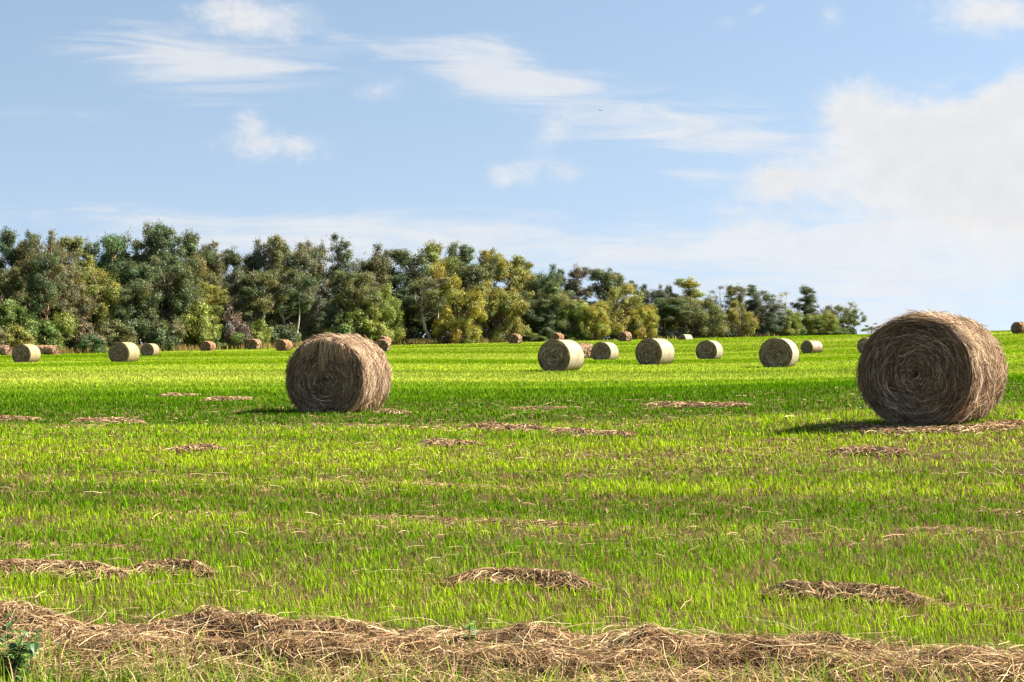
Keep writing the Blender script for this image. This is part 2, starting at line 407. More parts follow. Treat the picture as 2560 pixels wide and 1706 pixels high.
# ------------------------------------------------------------------ grass
def grass():
    n = 1200000
    lo, hi = 5.9 ** .36, 262 ** .36
    d = (rng.uniform(lo, hi, n)) ** (1 / .36)
    x = rng.uniform(-.41, .41, n) * d; y = d.copy()
    m2 = 420000; d2 = rng.uniform(4.6 ** .36, 70 ** .36, m2) ** (1 / .36)          # the field goes on beside the framed part
    x2 = np.where(rng.random(m2) < .5, -1, 1) * (.41 * d2 + rng.uniform(0, 4.0, m2))
    d3 = rng.uniform(4.6, 5.95, 50000); x3 = rng.uniform(-.41, .41, 50000) * d3
    x = np.concatenate([x, x2, x3]); d = np.concatenate([d, d2, d3]); y = d.copy(); n = len(d)
    pxs = x / d * F + 1280
    keep = (y < tree_d(pxs) - 1.5) | (pxs > 2190)
    n1, n2, n3 = field(x, y)
    # bare stubble streaks and strips of thinner, shorter grass
    near = 1 - sm(20, 45, y)
    prob = np.clip(.62 + 1.5 * (n1 - .32) + .6 * (n3 - .4), .2, 1)
    tuft = fbm(x / .16, y / .26, 71, 2)
    prob *= .35 + 1.1 * sm(.33, .6, tuft) * (1 - .3 * sm(14, 8, y))
    prob = prob * near + (1 - near)
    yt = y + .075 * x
    thin_band = np.exp(-((yt - 14.1) / .30) ** 2) + .8 * np.exp(-((yt - 16.3) / .28) ** 2) + .6 * np.exp(-((yt - 11.9) / .22) ** 2)
    prob *= 1 - .4 * np.clip(thin_band, 0, 1) * near
    bed = np.ones(n)
    for path, half in hay_beds:
        lo_b = .75 if half > .2 and path[0, 1] < 9 else .16
        m = (y > path[:, 1].min() - 1.2) & (y < path[:, 1].max() + 1.2) & (x > path[:, 0].min() - .3) & (x < path[:, 0].max() + .3)
        if not m.any(): continue
        P = np.stack([x[m], y[m]], -1); dm = np.full(len(P), 9.)
        for a, b2 in zip(path[:-1], path[1:]):
            ab = b2 - a; tt = np.clip(((P - a) @ ab) / (ab @ ab), 0, 1)
            dm = np.minimum(dm, np.linalg.norm(P - a - tt[:, None] * ab, axis=1))
        bed[m] = np.minimum(bed[m], lo_b + (1 - lo_b) * sm(.45, .9, dm / half))
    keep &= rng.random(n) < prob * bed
    x, y, d, n1, n2, n3, near, thin_band = [a[keep] for a in (x, y, d, n1, n2, n3, near, thin_band)]
    n = len(x)
    # colour
    wav = y + .07 * x + .5 * np.sin(x / 9) * (y > 12)
    r1 = fbm(wav / 1.7 + .03 * x, x / 30, 61, 2); r2 = fbm(wav / 7.5, x / 70, 62, 2)
    row = 1.15 * (r1 - .5) * (1 - sm(30, 60, y)) + (.8 - .1 * sm(60, 90, y)) * (r2 - .5)  # mow rows plus shading of ground undulations, both painted into blade colour
    lime = np.clip(.11 + .50 * sm(26, 62, y) + .5 * (n2 - .5) + .4 * (n1 - .5) + 1.2 * row + rng.normal(0, .2, n), 0, 1)
    pale = np.exp(-((y + .06 * x - 60) / 12) ** 2) * np.clip(.75 - x / 60, .25, 1) * (.4 + 1.2 * r2) + .8 * sm(.56, .72, r2) * sm(70, 90, y)
    yr = y + .06 * x
    stripe = .5 + .5 * np.sin(yr / 17 * 2 * PI + 1.5 * (n2 - .5) * 4)
    g1 = np.array([.074, .200, .002]); g2 = np.array([.25, .345, .009]); g3 = np.array([.46, .46, .085])
    col = g1 * (1 - lime[:, None]) + g2 * lime[:, None]
    col = col * (1 - .55 * pale[:, None]) + g3 * .55 * pale[:, None]
    col *= (1 + .22 * (stripe - .5) * sm(55, 95, y))[:, None]
    pd = (.06 + .20 * sm(.52, .3, n1) + .06 * sm(13, 8, y)) * near + .03 * (1 - near) + .08 * sm(.44, .34, r1) * near
    dead = rng.random(n) < pd
    col[dead] = straw_col(int(dead.sum())) * .6
    col *= (1 + .9 * np.clip(row, -.4, .3))[:, None] * np.clip(rng.lognormal(-.08, .42, (n, 1)), .3, 2.0)
    # shape
    h = rng.uniform(.020, .078, n) * (.75 + .55 * n3) * (1 - .25 * np.clip(thin_band, 0, 1))
    tallb = (rng.random(n) < .02); h[tallb] *= 1.7
    h = np.where(dead, h * .8, h) * (1 + .12 * sm(60, 200, y))
    w = np.maximum(.0019, .00024 * d) * rng.uniform(.7, 1.4, n)
    lean = rng.normal(0, .22, (n, 2)) + np.array([-.10, 0])
    lean[dead] *= 2.5
    z = H(x, y) - .004
    P0 = np.stack([x, y, z], -1)
    tip = P0 + np.stack([lean[:, 0] * h, lean[:, 1] * h, h], -1)
    mid = P0 + np.stack([lean[:, 0] * h * .32, lean[:, 1] * h * .32, h * .58], -1)
    th = rng.uniform(0, PI, n)
    Wd = np.stack([np.cos(th), np.sin(th) * .8, np.zeros(n)], -1)
    b = MB()
    nm = d < 32
    cc = np.stack([col * np.array([.95, .85, .9]), col, col * 1.08], 1)
    b.ribbons(np.stack([P0, mid, tip], 1)[nm], Wd[nm], (w[:, None] * np.array([.8, 1, .12])[None, :])[nm], cc[nm])
    fm = ~nm
    b.ribbons(np.stack([P0, tip], 1)[fm], Wd[fm], (w[:, None] * np.array([1, .45])[None, :])[fm], cc[fm][:, 1:])
    tag(b.build('grass', M_grass), 'short bright green grass regrowing over the mown field', 'grass', kind='stuff')
    # long loose fringe along the near edge
    b = MB(); n = 16500
    x = rng.uniform(-4.5, 4.5, n); y = rng.uniform(5.6, 7.0, n) - .06 * x
    k = fbm(x / .5, y / .3, 77) > .36
    x, y = x[k], y[k]; n = len(x)
    h = rng.uniform(.05, .20, n); S = 5
    uu = np.linspace(0, 1, S)[None, :]
    a = rng.uniform(0, 2 * PI, n); bend = rng.uniform(.1, 1.1, n)
    dx = (np.cos(a) * bend * h)[:, None] * uu ** 2; dy = (np.sin(a) * bend * h)[:, None] * uu ** 2
    zz = H(x, y)[:, None] + h[:, None] * (uu - .35 * uu ** 2 * bend[:, None])
    col = np.where((rng.random(n) < .6)[:, None], np.array([.22, .30, .03]) * rng.uniform(.6, 1.5, (n, 1)), straw_col(n) * 1.05)
    Wd = unit(np.stack([-np.sin(a), np.cos(a), np.zeros(n)], -1) + rng.normal(0, .3, (n, 3)))
    b.ribbons(np.stack([x[:, None] + dx, y[:, None] + dy, zz], -1), Wd, rng.uniform(.0016, .0034, n)[:, None] * np.array([.8, 1, .9, .6, .1])[None, :], col)
    tag(b.build('long_grass', M_grass), 'longer uncut grass mixed with dry stalks along the near field edge', 'grass', kind='stuff')
    # single straws lying all over the stubble
    b = MB(); n = 170000
    d = rng.uniform(4.8 ** .5, 26 ** .5, n) ** 2; u = rng.uniform(-1, 1, n)
    x = u * (.33 * d + 3.2); y = d; k = rng.random(n) < np.clip(fbm(x / .5, y / .5, 33, 2) * 1.5 - .1, .2, 1)
    x, y, d = x[k], y[k], d[k]; n = len(x)
    h = rng.uniform(.012, .05, n); z = H(x, y) - .003; ln = rng.normal(0, .7, (n, 2)) * h[:, None]
    P0 = np.stack([x, y, z], -1); P1 = np.stack([x + ln[:, 0], y + ln[:, 1], z + h], -1)
    th = rng.uniform(0, PI, n); Wd = np.stack([np.cos(th), np.sin(th), 0 * th], -1)
    b.ribbons(np.stack([P0, P1], 1), Wd, (np.maximum(.0017, .00024 * d) * rng.uniform(.6, 1.3, n))[:, None] * np.array([1, .6])[None, :], straw_col(n, (.08, .2, .27, .24, .04, .06, .11)) * .62 * np.array([1.05, .92, .85]))
    tag(b.build('stubble', M_straw), 'short brown cut stubble between the green blades', 'stubble', kind='stuff')
    b = MB(); n = 15000
    d = rng.uniform(5.9 ** .6, 34 ** .6, n) ** (1 / .6); u = rng.uniform(-.4, .4, n)
    x = u * d; y = d
    n1, n2, n3 = field(x, y)
    k = rng.random(n) < np.clip(1.0 - 1.6 * (n1 - .25), .12, 1)
    x, y, d = x[k], y[k], d[k]; n = len(x)
    a = rng.normal(0, .9, n); ln = rng.uniform(.05, .22, n)
    uu = np.linspace(-.5, .5, 3)[None, :]
    px = x[:, None] + np.cos(a)[:, None] * uu * ln[:, None]; py = y[:, None] + np.sin(a)[:, None] * uu * ln[:, None]
    pz = H(px, py) + rng.uniform(.006, .04, n)[:, None] + uu * rng.normal(0, .12, n)[:, None] * ln[:, None] + .01 * (1 - 4 * uu * uu)
    Wd = unit(np.stack([-np.sin(a), np.cos(a), rng.normal(0, .7, n)], -1))
    b.ribbons(np.stack([px, py, pz], -1), Wd, (np.maximum(.0011, .00018 * d) * rng.uniform(.7, 1.3, n)), straw_col(n) * .7)
    tag(b.build('scattered_straw', M_straw), 'thin dry straws scattered loosely over the grass stubble', 'straw', kind='stuff')
grass()

# ------------------------------------------------------------------ hay bales
HAYC = .86 * np.array([[.30, .205, .135], [.22, .145, .09], [.145, .09, .055], [.085, .052, .033], [.44, .33, .22], [.33, .27, .20], [.25, .22, .18]])
def hay_col(n, p=(.24, .22, .17, .12, .10, .09, .06), warm=1.0):
    return HAYC[rng.choice(len(HAYC), n, p=p)] * np.clip(rng.lognormal(-.04, .3, (n, 1)), .4, 1.9) * np.array([1.0, .97, .925])

def bale_meshes(seed, R=.75, L=1.45, flat=.05, lump=.02, dome=.03, fuzz=1.0, ne=5000, ns=6000, net=False, sw=.0055, red=False, tufts=None, skirt=0):
    sd = seed * 31
    sx = 1.03
    def prof(th, yn):
        n = fbm((np.cos(th) + 1.3) * 1.6 + sd, (np.sin(th) + 1.3) * 1.6 + yn * 1.2 + sd, sd)
        band = fbm(yn * 4 + sd, 0 * yn + th * .2, sd + 3)
        r = R * (1 + lump * (2 * n - 1) + lump * .6 * (2 * band - 1))
        e = np.clip((np.abs(yn) - .86) / .14, 0, 1)
        return r * (1 - (.045 if not net else .02) * e ** 2)
    def flatten(z):
        zz = z - flat
        return np.where(zz < .08, np.log1p(np.exp(np.clip(zz, -3, 3) / .03)) * .03, zz)
    def side(th, yn, lift=0):
        r = prof(th, yn) + lift
        return np.stack([sx * r * np.cos(th), yn * L / 2 * np.ones_like(th), flatten(R + r * np.sin(th))], -1)
    def end(r, th, sgn, lift=0):
        rr = np.clip(r / R, 0, 1.1)
        ring = .010 * np.sin(rr * 60 + th + 3 * fbm(np.cos(th) * 1.5 + 5, np.sin(th) * 1.5 + rr * 2, sd + 7)) * sm(.02, .3, rr)
        lumpy = .05 * (fbm(r * np.cos(th) * 2.2 + 9, r * np.sin(th) * 2.2 + 9, sd + 2) - .5)
        rim = prof(th, np.full_like(th, sgn * 1.0)) / R
        y = sgn * (L / 2 + dome * (1 - rr ** 2) + (ring + lumpy) * sm(1.03, .85, rr) - .05 * np.exp(-(rr / .06) ** 2) + lift)
        return np.stack([sx * r * rim * np.cos(th), y, flatten(R + r * rim * np.sin(th))], -1)
    dark = np.array([.075, .045, .027])
    bs = MB()
    th = np.linspace(0, 2 * PI, 73)[:-1]; yn = np.linspace(-1, 1, 25)
    T, Yn = np.meshgrid(th, yn, indexing='xy')
    if net:
        g = sm(.80, .93, np.abs(Yn + .03 * np.sin(5 * T)))[..., None]
        col = np.ones(T.shape + (3,)) * (1 - .55 * g) + .55 * g * np.array([.72, 1.0, .62])
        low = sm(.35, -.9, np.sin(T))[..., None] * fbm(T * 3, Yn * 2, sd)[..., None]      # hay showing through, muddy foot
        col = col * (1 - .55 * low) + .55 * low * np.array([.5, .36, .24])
        st = np.exp(-((Yn - .25) / .06) ** 2)[..., None] * sm(.55, .7, fbm(T * 2 + 3, Yn, sd + 8))[..., None]
        col = col * (1 - st * .6) + st * .6 * np.array([.35, .85, .35])
        bs.grid(side(T, Yn), col, wrap=True)
    else:
        bs.grid(side(T, Yn), dark * 1.8, wrap=True)
    tint = np.array([1.0, .84, .74]) if red else np.array([1, 1, 1])
    # strands wound round the side
    if ns:
        n = ns; S = 6
        t0 = rng.uniform(-.42 * PI, 1.42 * PI, n); y0 = rng.uniform(-1.0, 1.0, n)
        ln = rng.uniform(.12, .5, n) / R; uu = np.linspace(0, 1, S)[None, :]
        dirn = np.where(rng.random(n) < .5, -1, 1)
        drift = np.where(rng.random(n) < .3, rng.normal(0, .45, n), rng.normal(0, .14, n))[:, None] * uu
        tt = t0[:, None] + dirn[:, None] * ln[:, None] * uu
        yy = y0[:, None] + drift + .03 * np.sin(uu * 5 + rng.uniform(0, 6, n)[:, None])
        lift = rng.uniform(.002, .028, n)[:, None] * fuzz + np.where(rng.random(n) < .14 * fuzz, rng.uniform(.02, .09, n), 0.004)[:, None] * uu ** 2
        P = side(tt, np.clip(yy, -1.06, 1.06), lift)
        rad = np.stack([np.cos(t0), 0 * t0, np.sin(t0)], -1)
        Wd = unit(np.array([0, 1, 0])[None, :] + rad * rng.normal(0, .6, n)[:, None])
        bs.ribbons(P, Wd, rng.uniform(.5, 1.2, n)[:, None] * sw * np.array([.6, 1, 1, 1, .8, .25])[None, :], hay_col(n, (.26, .16, .08, .04, .26, .12, .08)) * 1.5 * tint)
    if skirt:          # loose wisps standing off the side
        k = 110; tc = rng.uniform(-.2 * PI, 1.2 * PI, k); yc = rng.uniform(-.95, .95, k); dc_ = rng.choice([-1, 1], k); dr = rng.normal(0, .3, k)
        per = 26; n = k * per; S = 6; uu = np.linspace(0, 1, S)[None, :]
        i = np.repeat(np.arange(k), per)
        tt = (tc[i] + rng.normal(0, .05, n))[:, None] + (dc_[i] * rng.uniform(.12, .32, n))[:, None] * uu
        yy = (yc[i] + rng.normal(0, .05, n))[:, None] + (dr[i] + rng.normal(0, .1, n))[:, None] * uu
        P = side(tt, np.clip(yy, -1.05, 1.05), rng.uniform(.015, .045, n)[:, None] + (rng.uniform(.0, .10, n))[:, None] * uu ** 1.5)
        Wd = unit(np.array([0, 1, 0])[None, :] + rng.normal(0, .6, (n, 3)))
        bs.ribbons(P, Wd, rng.uniform(.5, 1.2, n)[:, None] * sw * np.array([.7, 1, 1, 1, .8, .2])[None, :], hay_col(n, (.26, .16, .08, .04, .26, .12, .08)) * 1.5)
    if skirt:          # hay slumping down along the far and near edges of the side
        n = skirt; S = 6; uu = np.linspace(0, 1, S)[None, :]
        e = np.where(rng.random(n) < .6, 1, -1)
        t0 = rng.uniform(-.1 * PI, 1.1 * PI, n); y0 = e * rng.uniform(.80, 1.02, n)
        sgn = np.where(np.cos(t0) > 0, -1, 1)
        tt = t0[:, None] + (sgn * rng.uniform(.15, .5, n))[:, None] * uu
        P = side(tt, np.clip(y0[:, None] + e[:, None] * .05 * uu, -1.08, 1.08), (.012 + rng.uniform(0, .07, n)[:, None] * uu))
        Wd = unit(np.array([0, 1, 0])[None, :] + rng.normal(0, .5, (n, 3)))
        bs.ribbons(P, Wd, rng.uniform(.5, 1.2, n)[:, None] * sw * np.array([.7, 1, 1, 1, .8, .25])[None, :], hay_col(n) * 1.3 * tint)
    out = [bs]
    for sgn in (-1, 1):
        b = MB()
        rr = np.linspace(.0, 1, 24) * R
        T, RR = np.meshgrid(th, rr, indexing='xy')
        b.grid(end(RR, T, sgn) if sgn < 0 else end(RR, T[:, ::-1], sgn), dark, wrap=True)
        n = ne if sgn < 0 else ne // 4
        if n:
            S = 5
            r0 = R * np.sqrt(rng.uniform(.0008, 1.0, n)); t0 = rng.uniform(0, 2 * PI, n)
            ln = rng.uniform(.08, .42, n) * np.clip(r0 / R * 2.0, .25, 1); uu = np.linspace(-.5, .5, S)[None, :]
            tt = t0[:, None] + (ln / np.maximum(r0, .05))[:, None] * uu
            rd = r0[:, None] + rng.normal(0, .10, n)[:, None] * uu * ln[:, None] / .3 + rng.normal(0, .02, n)[:, None] * (4 * uu * uu)
            messy = rng.random(n) < .22
            rd = rd + np.where(messy, rng.normal(0, .2, n), 0)[:, None] * uu
            rd = np.clip(rd, .004, R * 1.03)
            lift = rng.uniform(0, .022, n)[:, None] * fuzz + np.where(rng.random(n) < .10 * fuzz, rng.uniform(0, .06, n), 0.0)[:, None] * (uu + .5)
            P = end(rd, tt, sgn, lift)
            rad = np.stack([np.cos(t0), 0 * t0, np.sin(t0)], -1)
            Wd = unit(rad + np.array([0, 1, 0])[None, :] * rng.normal(0, .6, n)[:, None])
            # tone of each wound layer
            layer = (1.35 if not skirt else 1.0) * (.72 + .56 * fbm(r0 * 14 + sd, t0 * .5, sd + 4))
            ww = rng.uniform(.5, 1.2, n) * sw * .8
            cf = hay_col(n) * layer[:, None] * tint; pl = rng.random(n) < .12; cf[pl] = np.array([.58, .47, .35]) * rng.uniform(.7, 1.2, (int(pl.sum()), 1)); cf[rng.random(n) < .28] *= .5; ww0 = np.where(pl, 1.45, 1.0)
            b.ribbons(P, Wd, (ww * ww0)[:, None] * np.array([.5, 1, 1, .9, .3])[None, :], cf)
            # fringe on the rim
            m = int(n * .22); t0 = rng.uniform(-.45 * PI, 1.45 * PI, m); S = 4; uu = np.linspace(0, 1, S)[None, :]
            r1 = R * rng.uniform(.95, 1.0, m)
            tt = t0[:, None] + rng.normal(0, .28, m)[:, None] * uu
            rd = r1[:, None] + (rng.uniform(-.03, .03, m) * fuzz)[:, None] * uu
            P = end(rd, tt, sgn, rng.uniform(-.02, .03, m)[:, None] + rng.normal(0, .04, m)[:, None] * uu)
            Wd = unit(rng.normal(size=(m, 3)))
            b.ribbons(P, Wd, rng.uniform(.5, 1.1, m)[:, None] * sw * .8 * np.array([.8, 1, .8, .2])[None, :], hay_col(m) * 1.2 * tint)
        if sgn < 0 and skirt:
            m = 1500; S = 5; uu = np.linspace(0, 1, S)[None, :]
            t0 = rng.uniform(.95, 1.42, m) * PI
            P = end(R * (rng.uniform(.93, 1.0, m)[:, None] + rng.uniform(-.01, .07, m)[:, None] * uu), t0[:, None] + rng.uniform(-.02, .3, m)[:, None] * uu, sgn, rng.uniform(-.05, .03, m)[:, None] + rng.normal(.02, .04, m)[:, None] * uu)
            b.ribbons(P, unit(rng.normal(size=(m, 3))), rng.uniform(.5, 1.1, m)[:, None] * sw * .8 * np.array([.8, 1, 1, .7, .2])[None, :], hay_col(m) * 1.1)
        if sgn < 0 and tufts:
            for (tx, ln0, k, wd) in tufts:          # hay hanging down from the rim over the end
                S = 7; uu = np.linspace(0, 1, S)[None, :]
                xs = tx + rng.normal(0, wd, k); zt = np.sqrt(np.maximum(R * R - xs * xs, .01))
                le = ln0 * rng.uniform(.35, 1.1, k)
                px = xs[:, None] + rng.normal(0, .05, k)[:, None] * uu ** 2 + .015 * np.sin(uu * 4 + rng.uniform(0, 6, k)[:, None])
                pz = R + zt[:, None] + .03 - le[:, None] * uu ** 1.2
                py = -L / 2 + .06 - .13 * np.minimum(1, uu * 3.0) - rng.uniform(.0, .06, k)[:, None]
                P = np.stack([px, py + 0 * px, flatten(pz)], -1)
                Wd = unit(np.stack([np.ones(k), rng.normal(0, .5, k), np.zeros(k)], -1))
                b.ribbons(P, Wd, rng.uniform(.5, 1.2, k)[:, None] * sw * np.array([.8, 1, 1, 1, .9, .7, .2])[None, :], hay_col(k, (.3, .15, .08, .02, .3, .1, .05)) * 1.45)
        out.append(b)
    ms = [out[0].mesh('bale_side', M_wrap if (net and not ns) else M_hay, smooth=bool(net)),
          out[1].mesh('bale_end', M_hay), out[2].mesh('bale_end', M_hay)]
    return ms

def make_bale(name, meshes, net):
    root = link(name, None)
    link('net_wrap' if net else 'rolled_side', meshes[0], root)
    link('spiral_end', meshes[1], root); link('spiral_end', meshes[2], root)
    return root
def copy_thing(o):
    c = o.copy(); C.objects.link(c)
    for ch in o.children:
        k = ch.copy(); C.objects.link(k); k.parent = c
    return c

protos = {
    'right': make_bale('hay_bale', bale_meshes(1, flat=.035, lump=.022, dome=.015, ne=22000, ns=19000, sw=.0037, skirt=2200), False),
    'left': make_bale('hay_bale', bale_meshes(2, flat=.12, lump=.05, dome=.01, ne=17000, ns=16000, sw=.0044, skirt=2500,
                                              tufts=[(-.02, .62, 100, .03), (.10, .45, 120, .05), (-.3, .3, 120, .12), (.32, .35, 160, .08)]), False),
    'wrap_a': make_bale('wrapped_hay_bale', bale_meshes(3, flat=.10, lump=.012, dome=.02, fuzz=.5, ne=3200, ns=0, net=True, sw=.014), True),
    'wrap_b': make_bale('wrapped_hay_bale', bale_meshes(4, flat=.12, lump=.015, dome=.03, fuzz=.5, ne=3200, ns=0, net=True, sw=.014), True),
    'wrap_c': make_bale('wrapped_hay_bale', bale_meshes(5, flat=.14, lump=.012, dome=.01, fuzz=.5, ne=3200, ns=0, net=True, sw=.014), True),
    'bare_a': make_bale('hay_bale', bale_meshes(6, flat=.08, lump=.025, fuzz=.7, ne=1500, ns=2200, sw=.03, red=True), False),
    'bare_b': make_bale('hay_bale', bale_meshes(8, flat=.12, lump=.03, fuzz=.8, ne=1500, ns=2200, sw=.03, red=True, skirt=300), False),
}
used = set()
W1 = (.41, .385, .275, 1); W2 = (.38, .34, .20, 1); W3 = (.38, .30, .19, 1); W4 = (.50, .50, .43, 1); W5 = (.42, .32, .24, 1)
def place_bale(kind, xL, xR, xF, yT, yB, label, D=None, col=None, scale=1.0, turn=None, zs=1.0, xc=None, dz=0.0):
    d = (6090 / (yB - yT) if D is None else D)
    dc = d + .55
    x = (((xL + xR) / 2 if xc is None else xc) - 1280) / F * dc
    a = math.atan2(x, dc)
    if turn is None:
        th = math.atan2((xR - xF), max(xF - xL, 1)) if xF else 0
    else: th = R_(turn)
    p = protos[kind]
    o = p if kind not in used else copy_thing(p)
    used.add(kind)
    o.location = (x, dc, gz(x, dc) - .01 + dz); o.rotation_euler = (0, 0, -(a + th)); o.scale = (scale, scale, scale * zs)
    wrapped = kind.startswith('wrap')
    tag(o, label, 'hay bale', 'net wrapped round bales standing in the field' if wrapped else 'bare round hay bales standing in the field')
    if wrapped:
        for ch in o.children:
            if ch.name.startswith('net_wrap'): ch.color = col or W1
    return o
place_bale('right', 2152, 2510, 2447, 785, 1066, 'largest bare hay bale, shaggy and sunlit on the right side, nearest on the right', turn=17)
place_bale('left', 716, 980, 908, 836, 1032, 'shaggy bare hay bale with straw tufts hanging over its end, nearest on the left', turn=21, zs=1.035)
place_bale('wrap_a', 1347.7, 1458.8, 1422, 841.7, 928, 'largest net wrapped bale, white side with a green band, left of the white row')
place_bale('wrap_b', 1587, 1689, 1653.7, 844.8, 917.3, 'net wrapped bale with wide white side, third from left in the white row')
place_bale('wrap_c', 1895, 2002, 1981, 837.4, 919, 'net wrapped bale facing the viewer with pale core, left of the low half hidden bale')
place_bale('wrap_c', 1476.5, 1548.5, 1526.7, 851, 903, 'net wrapped bale just right of the largest wrapped one, with squat outline')
place_bale('wrap_a', 1733, 1814.7, 1794.5, 844.8, 898.4, 'smaller net wrapped bale with narrow bright side, fourth from left in the white row')
place_bale('wrap_b', 274.5, 347, 321, 850, 906, 'cream net wrapped bale standing left of a smaller tan bale in the left field', col=W2)
place_bale('wrap_a', 31.5, 100.4, 75, 857.3, 907.8, 'cream net wrapped bale nearest the left edge, in front of the weathered red bales', col=W2)
place_bale('wrap_c', 350.7, 399.6, 384, 856, 891, 'small tan wrapped bale just right of the cream bale in the left field', col=W3)
place_bale('wrap_b', 2003, 2056.4, 2031, 869.6, 905, 'low pinkish wrapped bale half hidden by the rise beside a taller bale', D=157, col=W5, zs=.9)
place_bale('wrap_a', 2147.6, 2195, 2180, 854, 895.6, 'pale wrapped bale mostly hidden behind the largest right bale', col=W4)
place_bale('wrap_b', 1304, 1326, 1315, 846, 861, 'tiny white wrapped bale peeking out beside a red bale near the trees', D=262, col=W4, turn=38, xc=1312, dz=-.55)
place_bale('wrap_c', 1697.5, 1731, 1714, 838, 858, 'low white sided bale sunk behind the crest, before the thin right trees', D=243, col=W1, dz=-.55)
place_bale('bare_a', 502.7, 537, 526, 851, 877, 'small bare red brown bale alone at the wood edge, leftmost of three', D=214, dz=-.12)
place_bale('bare_b', 618.7, 652.7, 641, 847, 874, 'small bare red brown bale at the wood edge, middle of three')
place_bale('bare_a', 690, 730, 714.6, 846.8, 876.6, 'small bare red brown bale left of the shaggy left bale, rightmost of three')
place_bale('bare_b', 938, 975.6, 968, 848.5, 880, 'bare brown bale close behind the shaggy left bale, front of a pair')
place_bale('bare_a', 944, 977.6, 966, 841, 867, 'bare brown bale peeking over the front one of the pair behind the shaggy bale')
place_bale('bare_b', 1269, 1306, 1295, 833.5, 859, 'bare red brown bale with ragged top beside a tiny white one near the trees')
place_bale('bare_b', 1436, 1478, 1455, 863, 903.5, 'bare reddish bale standing behind the largest wrapped bale, only its side showing', D=150)
place_bale('bare_a', 1377, 1409, 1398, 834, 859, 'bare red bale peeping over the top of the largest wrapped bale')
place_bale('bare_b', 1543.6, 1580, 1565, 828, 853.4, 'bare red brown bale on the crest in front of the yellow trees')
place_bale('bare_a', 2528, 2570, 2555, 803, 833.5, 'lone bare brown bale on the skyline cut off by the right edge')
place_bale('bare_b', -12, 33, 0, 865, 891, 'weathered red bale at the very left edge, sunlit end towards the right', D=198, turn=-48, zs=.85)
place_bale('bare_a', 110, 147, 0, 865, 890, 'weathered red bale by the wood with sunlit end, right of the cream bale', D=196, turn=-48, zs=.85, scale=.95)
place_bale('bare_a', 94, 118, 0, 865, 890, 'weathered purple brown bale squeezed behind the cream bale in the far left row', D=203, turn=-48, zs=.85, scale=.95)

# ------------------------------------------------------------------ trees
def lobes_for(form, r):
    L = []
    if form == 'oak':
        for _ in range(64):
            v = r.normal(size=3); v /= np.linalg.norm(v); q = r.uniform(.55, 1)
            L.append((v[0] * 4.9 * q, v[1] * 4.9 * q, 8.0 + v[2] * 6.2 * q, r.uniform(.6, 1.35)))
    elif form == 'tall':
        for i in range(56):
            z = r.uniform(.15, .97); wd = 3.6 * (np.sin(PI * min(1, (z - .1) / .95)) ** .6) * r.uniform(.25, 1.0)
            a = r.uniform(0, 6.28); L.append((wd * np.cos(a), wd * np.sin(a), z * 14.5, r.uniform(.55, 1.2) * (1.1 - .35 * z)))
    elif form == 'wispy':
        for i in range(34):
            z = r.uniform(.38, .97); wd = 3.2 * r.uniform(.1, 1) * (1.15 - .5 * z)
            a = r.uniform(0, 6.28); L.append((wd * np.cos(a), wd * np.sin(a), z * 15, r.uniform(.5, 1.05)))
    elif form == 'pine':
        for i in range(20):
            z = r.uniform(.55, .98); wd = 3.4 * r.uniform(.2, 1) * (1.35 - .9 * (z - .2))
            a = r.uniform(0, 6.28); L.append((wd * np.cos(a), wd * np.sin(a), z * 15, r.uniform(.8, 1.4)))
    elif form == 'spread':
        for i in range(56):
            a = r.uniform(0, 6.28); q = np.sqrt(r.uniform(.05, 1)); z = 1.1 + 8.0 * r.uniform(0, 1) * np.sqrt(max(.05, 1.04 - q * q * .8))
            L.append((5.2 * q * np.cos(a), 5.2 * q * np.sin(a), z, r.uniform(.55, 1.15)))
    elif form == 'column':
        for i in range(24):
            z = r.uniform(.05, .95); a = r.uniform(0, 6.28); wd = 1.5 * r.uniform(.2, 1) * (1.2 - .6 * z)
            L.append((wd * np.cos(a), wd * np.sin(a), z * 9, r.uniform(.6, 1.1)))
    elif form == 'shrub':
        for i in range(20):
            a = r.uniform(0, 6.28); q = np.sqrt(r.uniform(0, 1)); z = .5 + 3.2 * r.uniform(.1, 1) * np.sqrt(max(.05, 1 - q * q * .85))
            L.append((2.5 * q * np.cos(a), 2.5 * q * np.sin(a), z, r.uniform(.5, 1.05)))
    elif form == 'bole':
        for i in range(46):
            z = r.uniform(.44, .97); wd = 4.0 * (np.sin(PI * min(1, (z - .3) / .78)) ** .6) * r.uniform(.2, 1.0)
            a = r.uniform(0, 6.28); L.append((wd * np.cos(a), wd * np.sin(a), z * 14.5, r.uniform(.55, 1.15)))
    elif form == 'open':
        for i in range(22):
            a = r.uniform(0, 6.28); q = np.sqrt(r.uniform(.05, 1)); z = 3.2 + 6.2 * r.uniform(.1, 1) * np.sqrt(max(.05, 1.05 - q * q * .85))
            L.append((4.4 * q * np.cos(a), 4.4 * q * np.sin(a), z, r.uniform(.55, 1.05)))
    elif form == 'bare':
        for i in range(14):
            z = r.uniform(.45, .95); wd = 2.6 * r.uniform(.2, 1)
            a = r.uniform(0, 6.28); L.append((wd * np.cos(a), wd * np.sin(a), z * 13, r.uniform(.5, .9)))
    L = np.array(L)
    if form in ('oak', 'tall', 'wispy'):       # small sprays standing out of the crown
        k = r.choice(len(L), 16); A = L[k].copy(); c0 = np.array([0, 0, L[:, 2].mean()])
        v = A[:, :3] - c0; v /= np.linalg.norm(v, axis=1)[:, None] + 1e-6
        A[:, :3] += v * (A[:, 3:4] * 1.0 + r.uniform(.1, .6, (16, 1))) + np.array([0, 0, .3]); A[:, 3] = r.uniform(.3, .6, 16)
        L = np.concatenate([L, A[A[:, 2] > 3]])
    return L

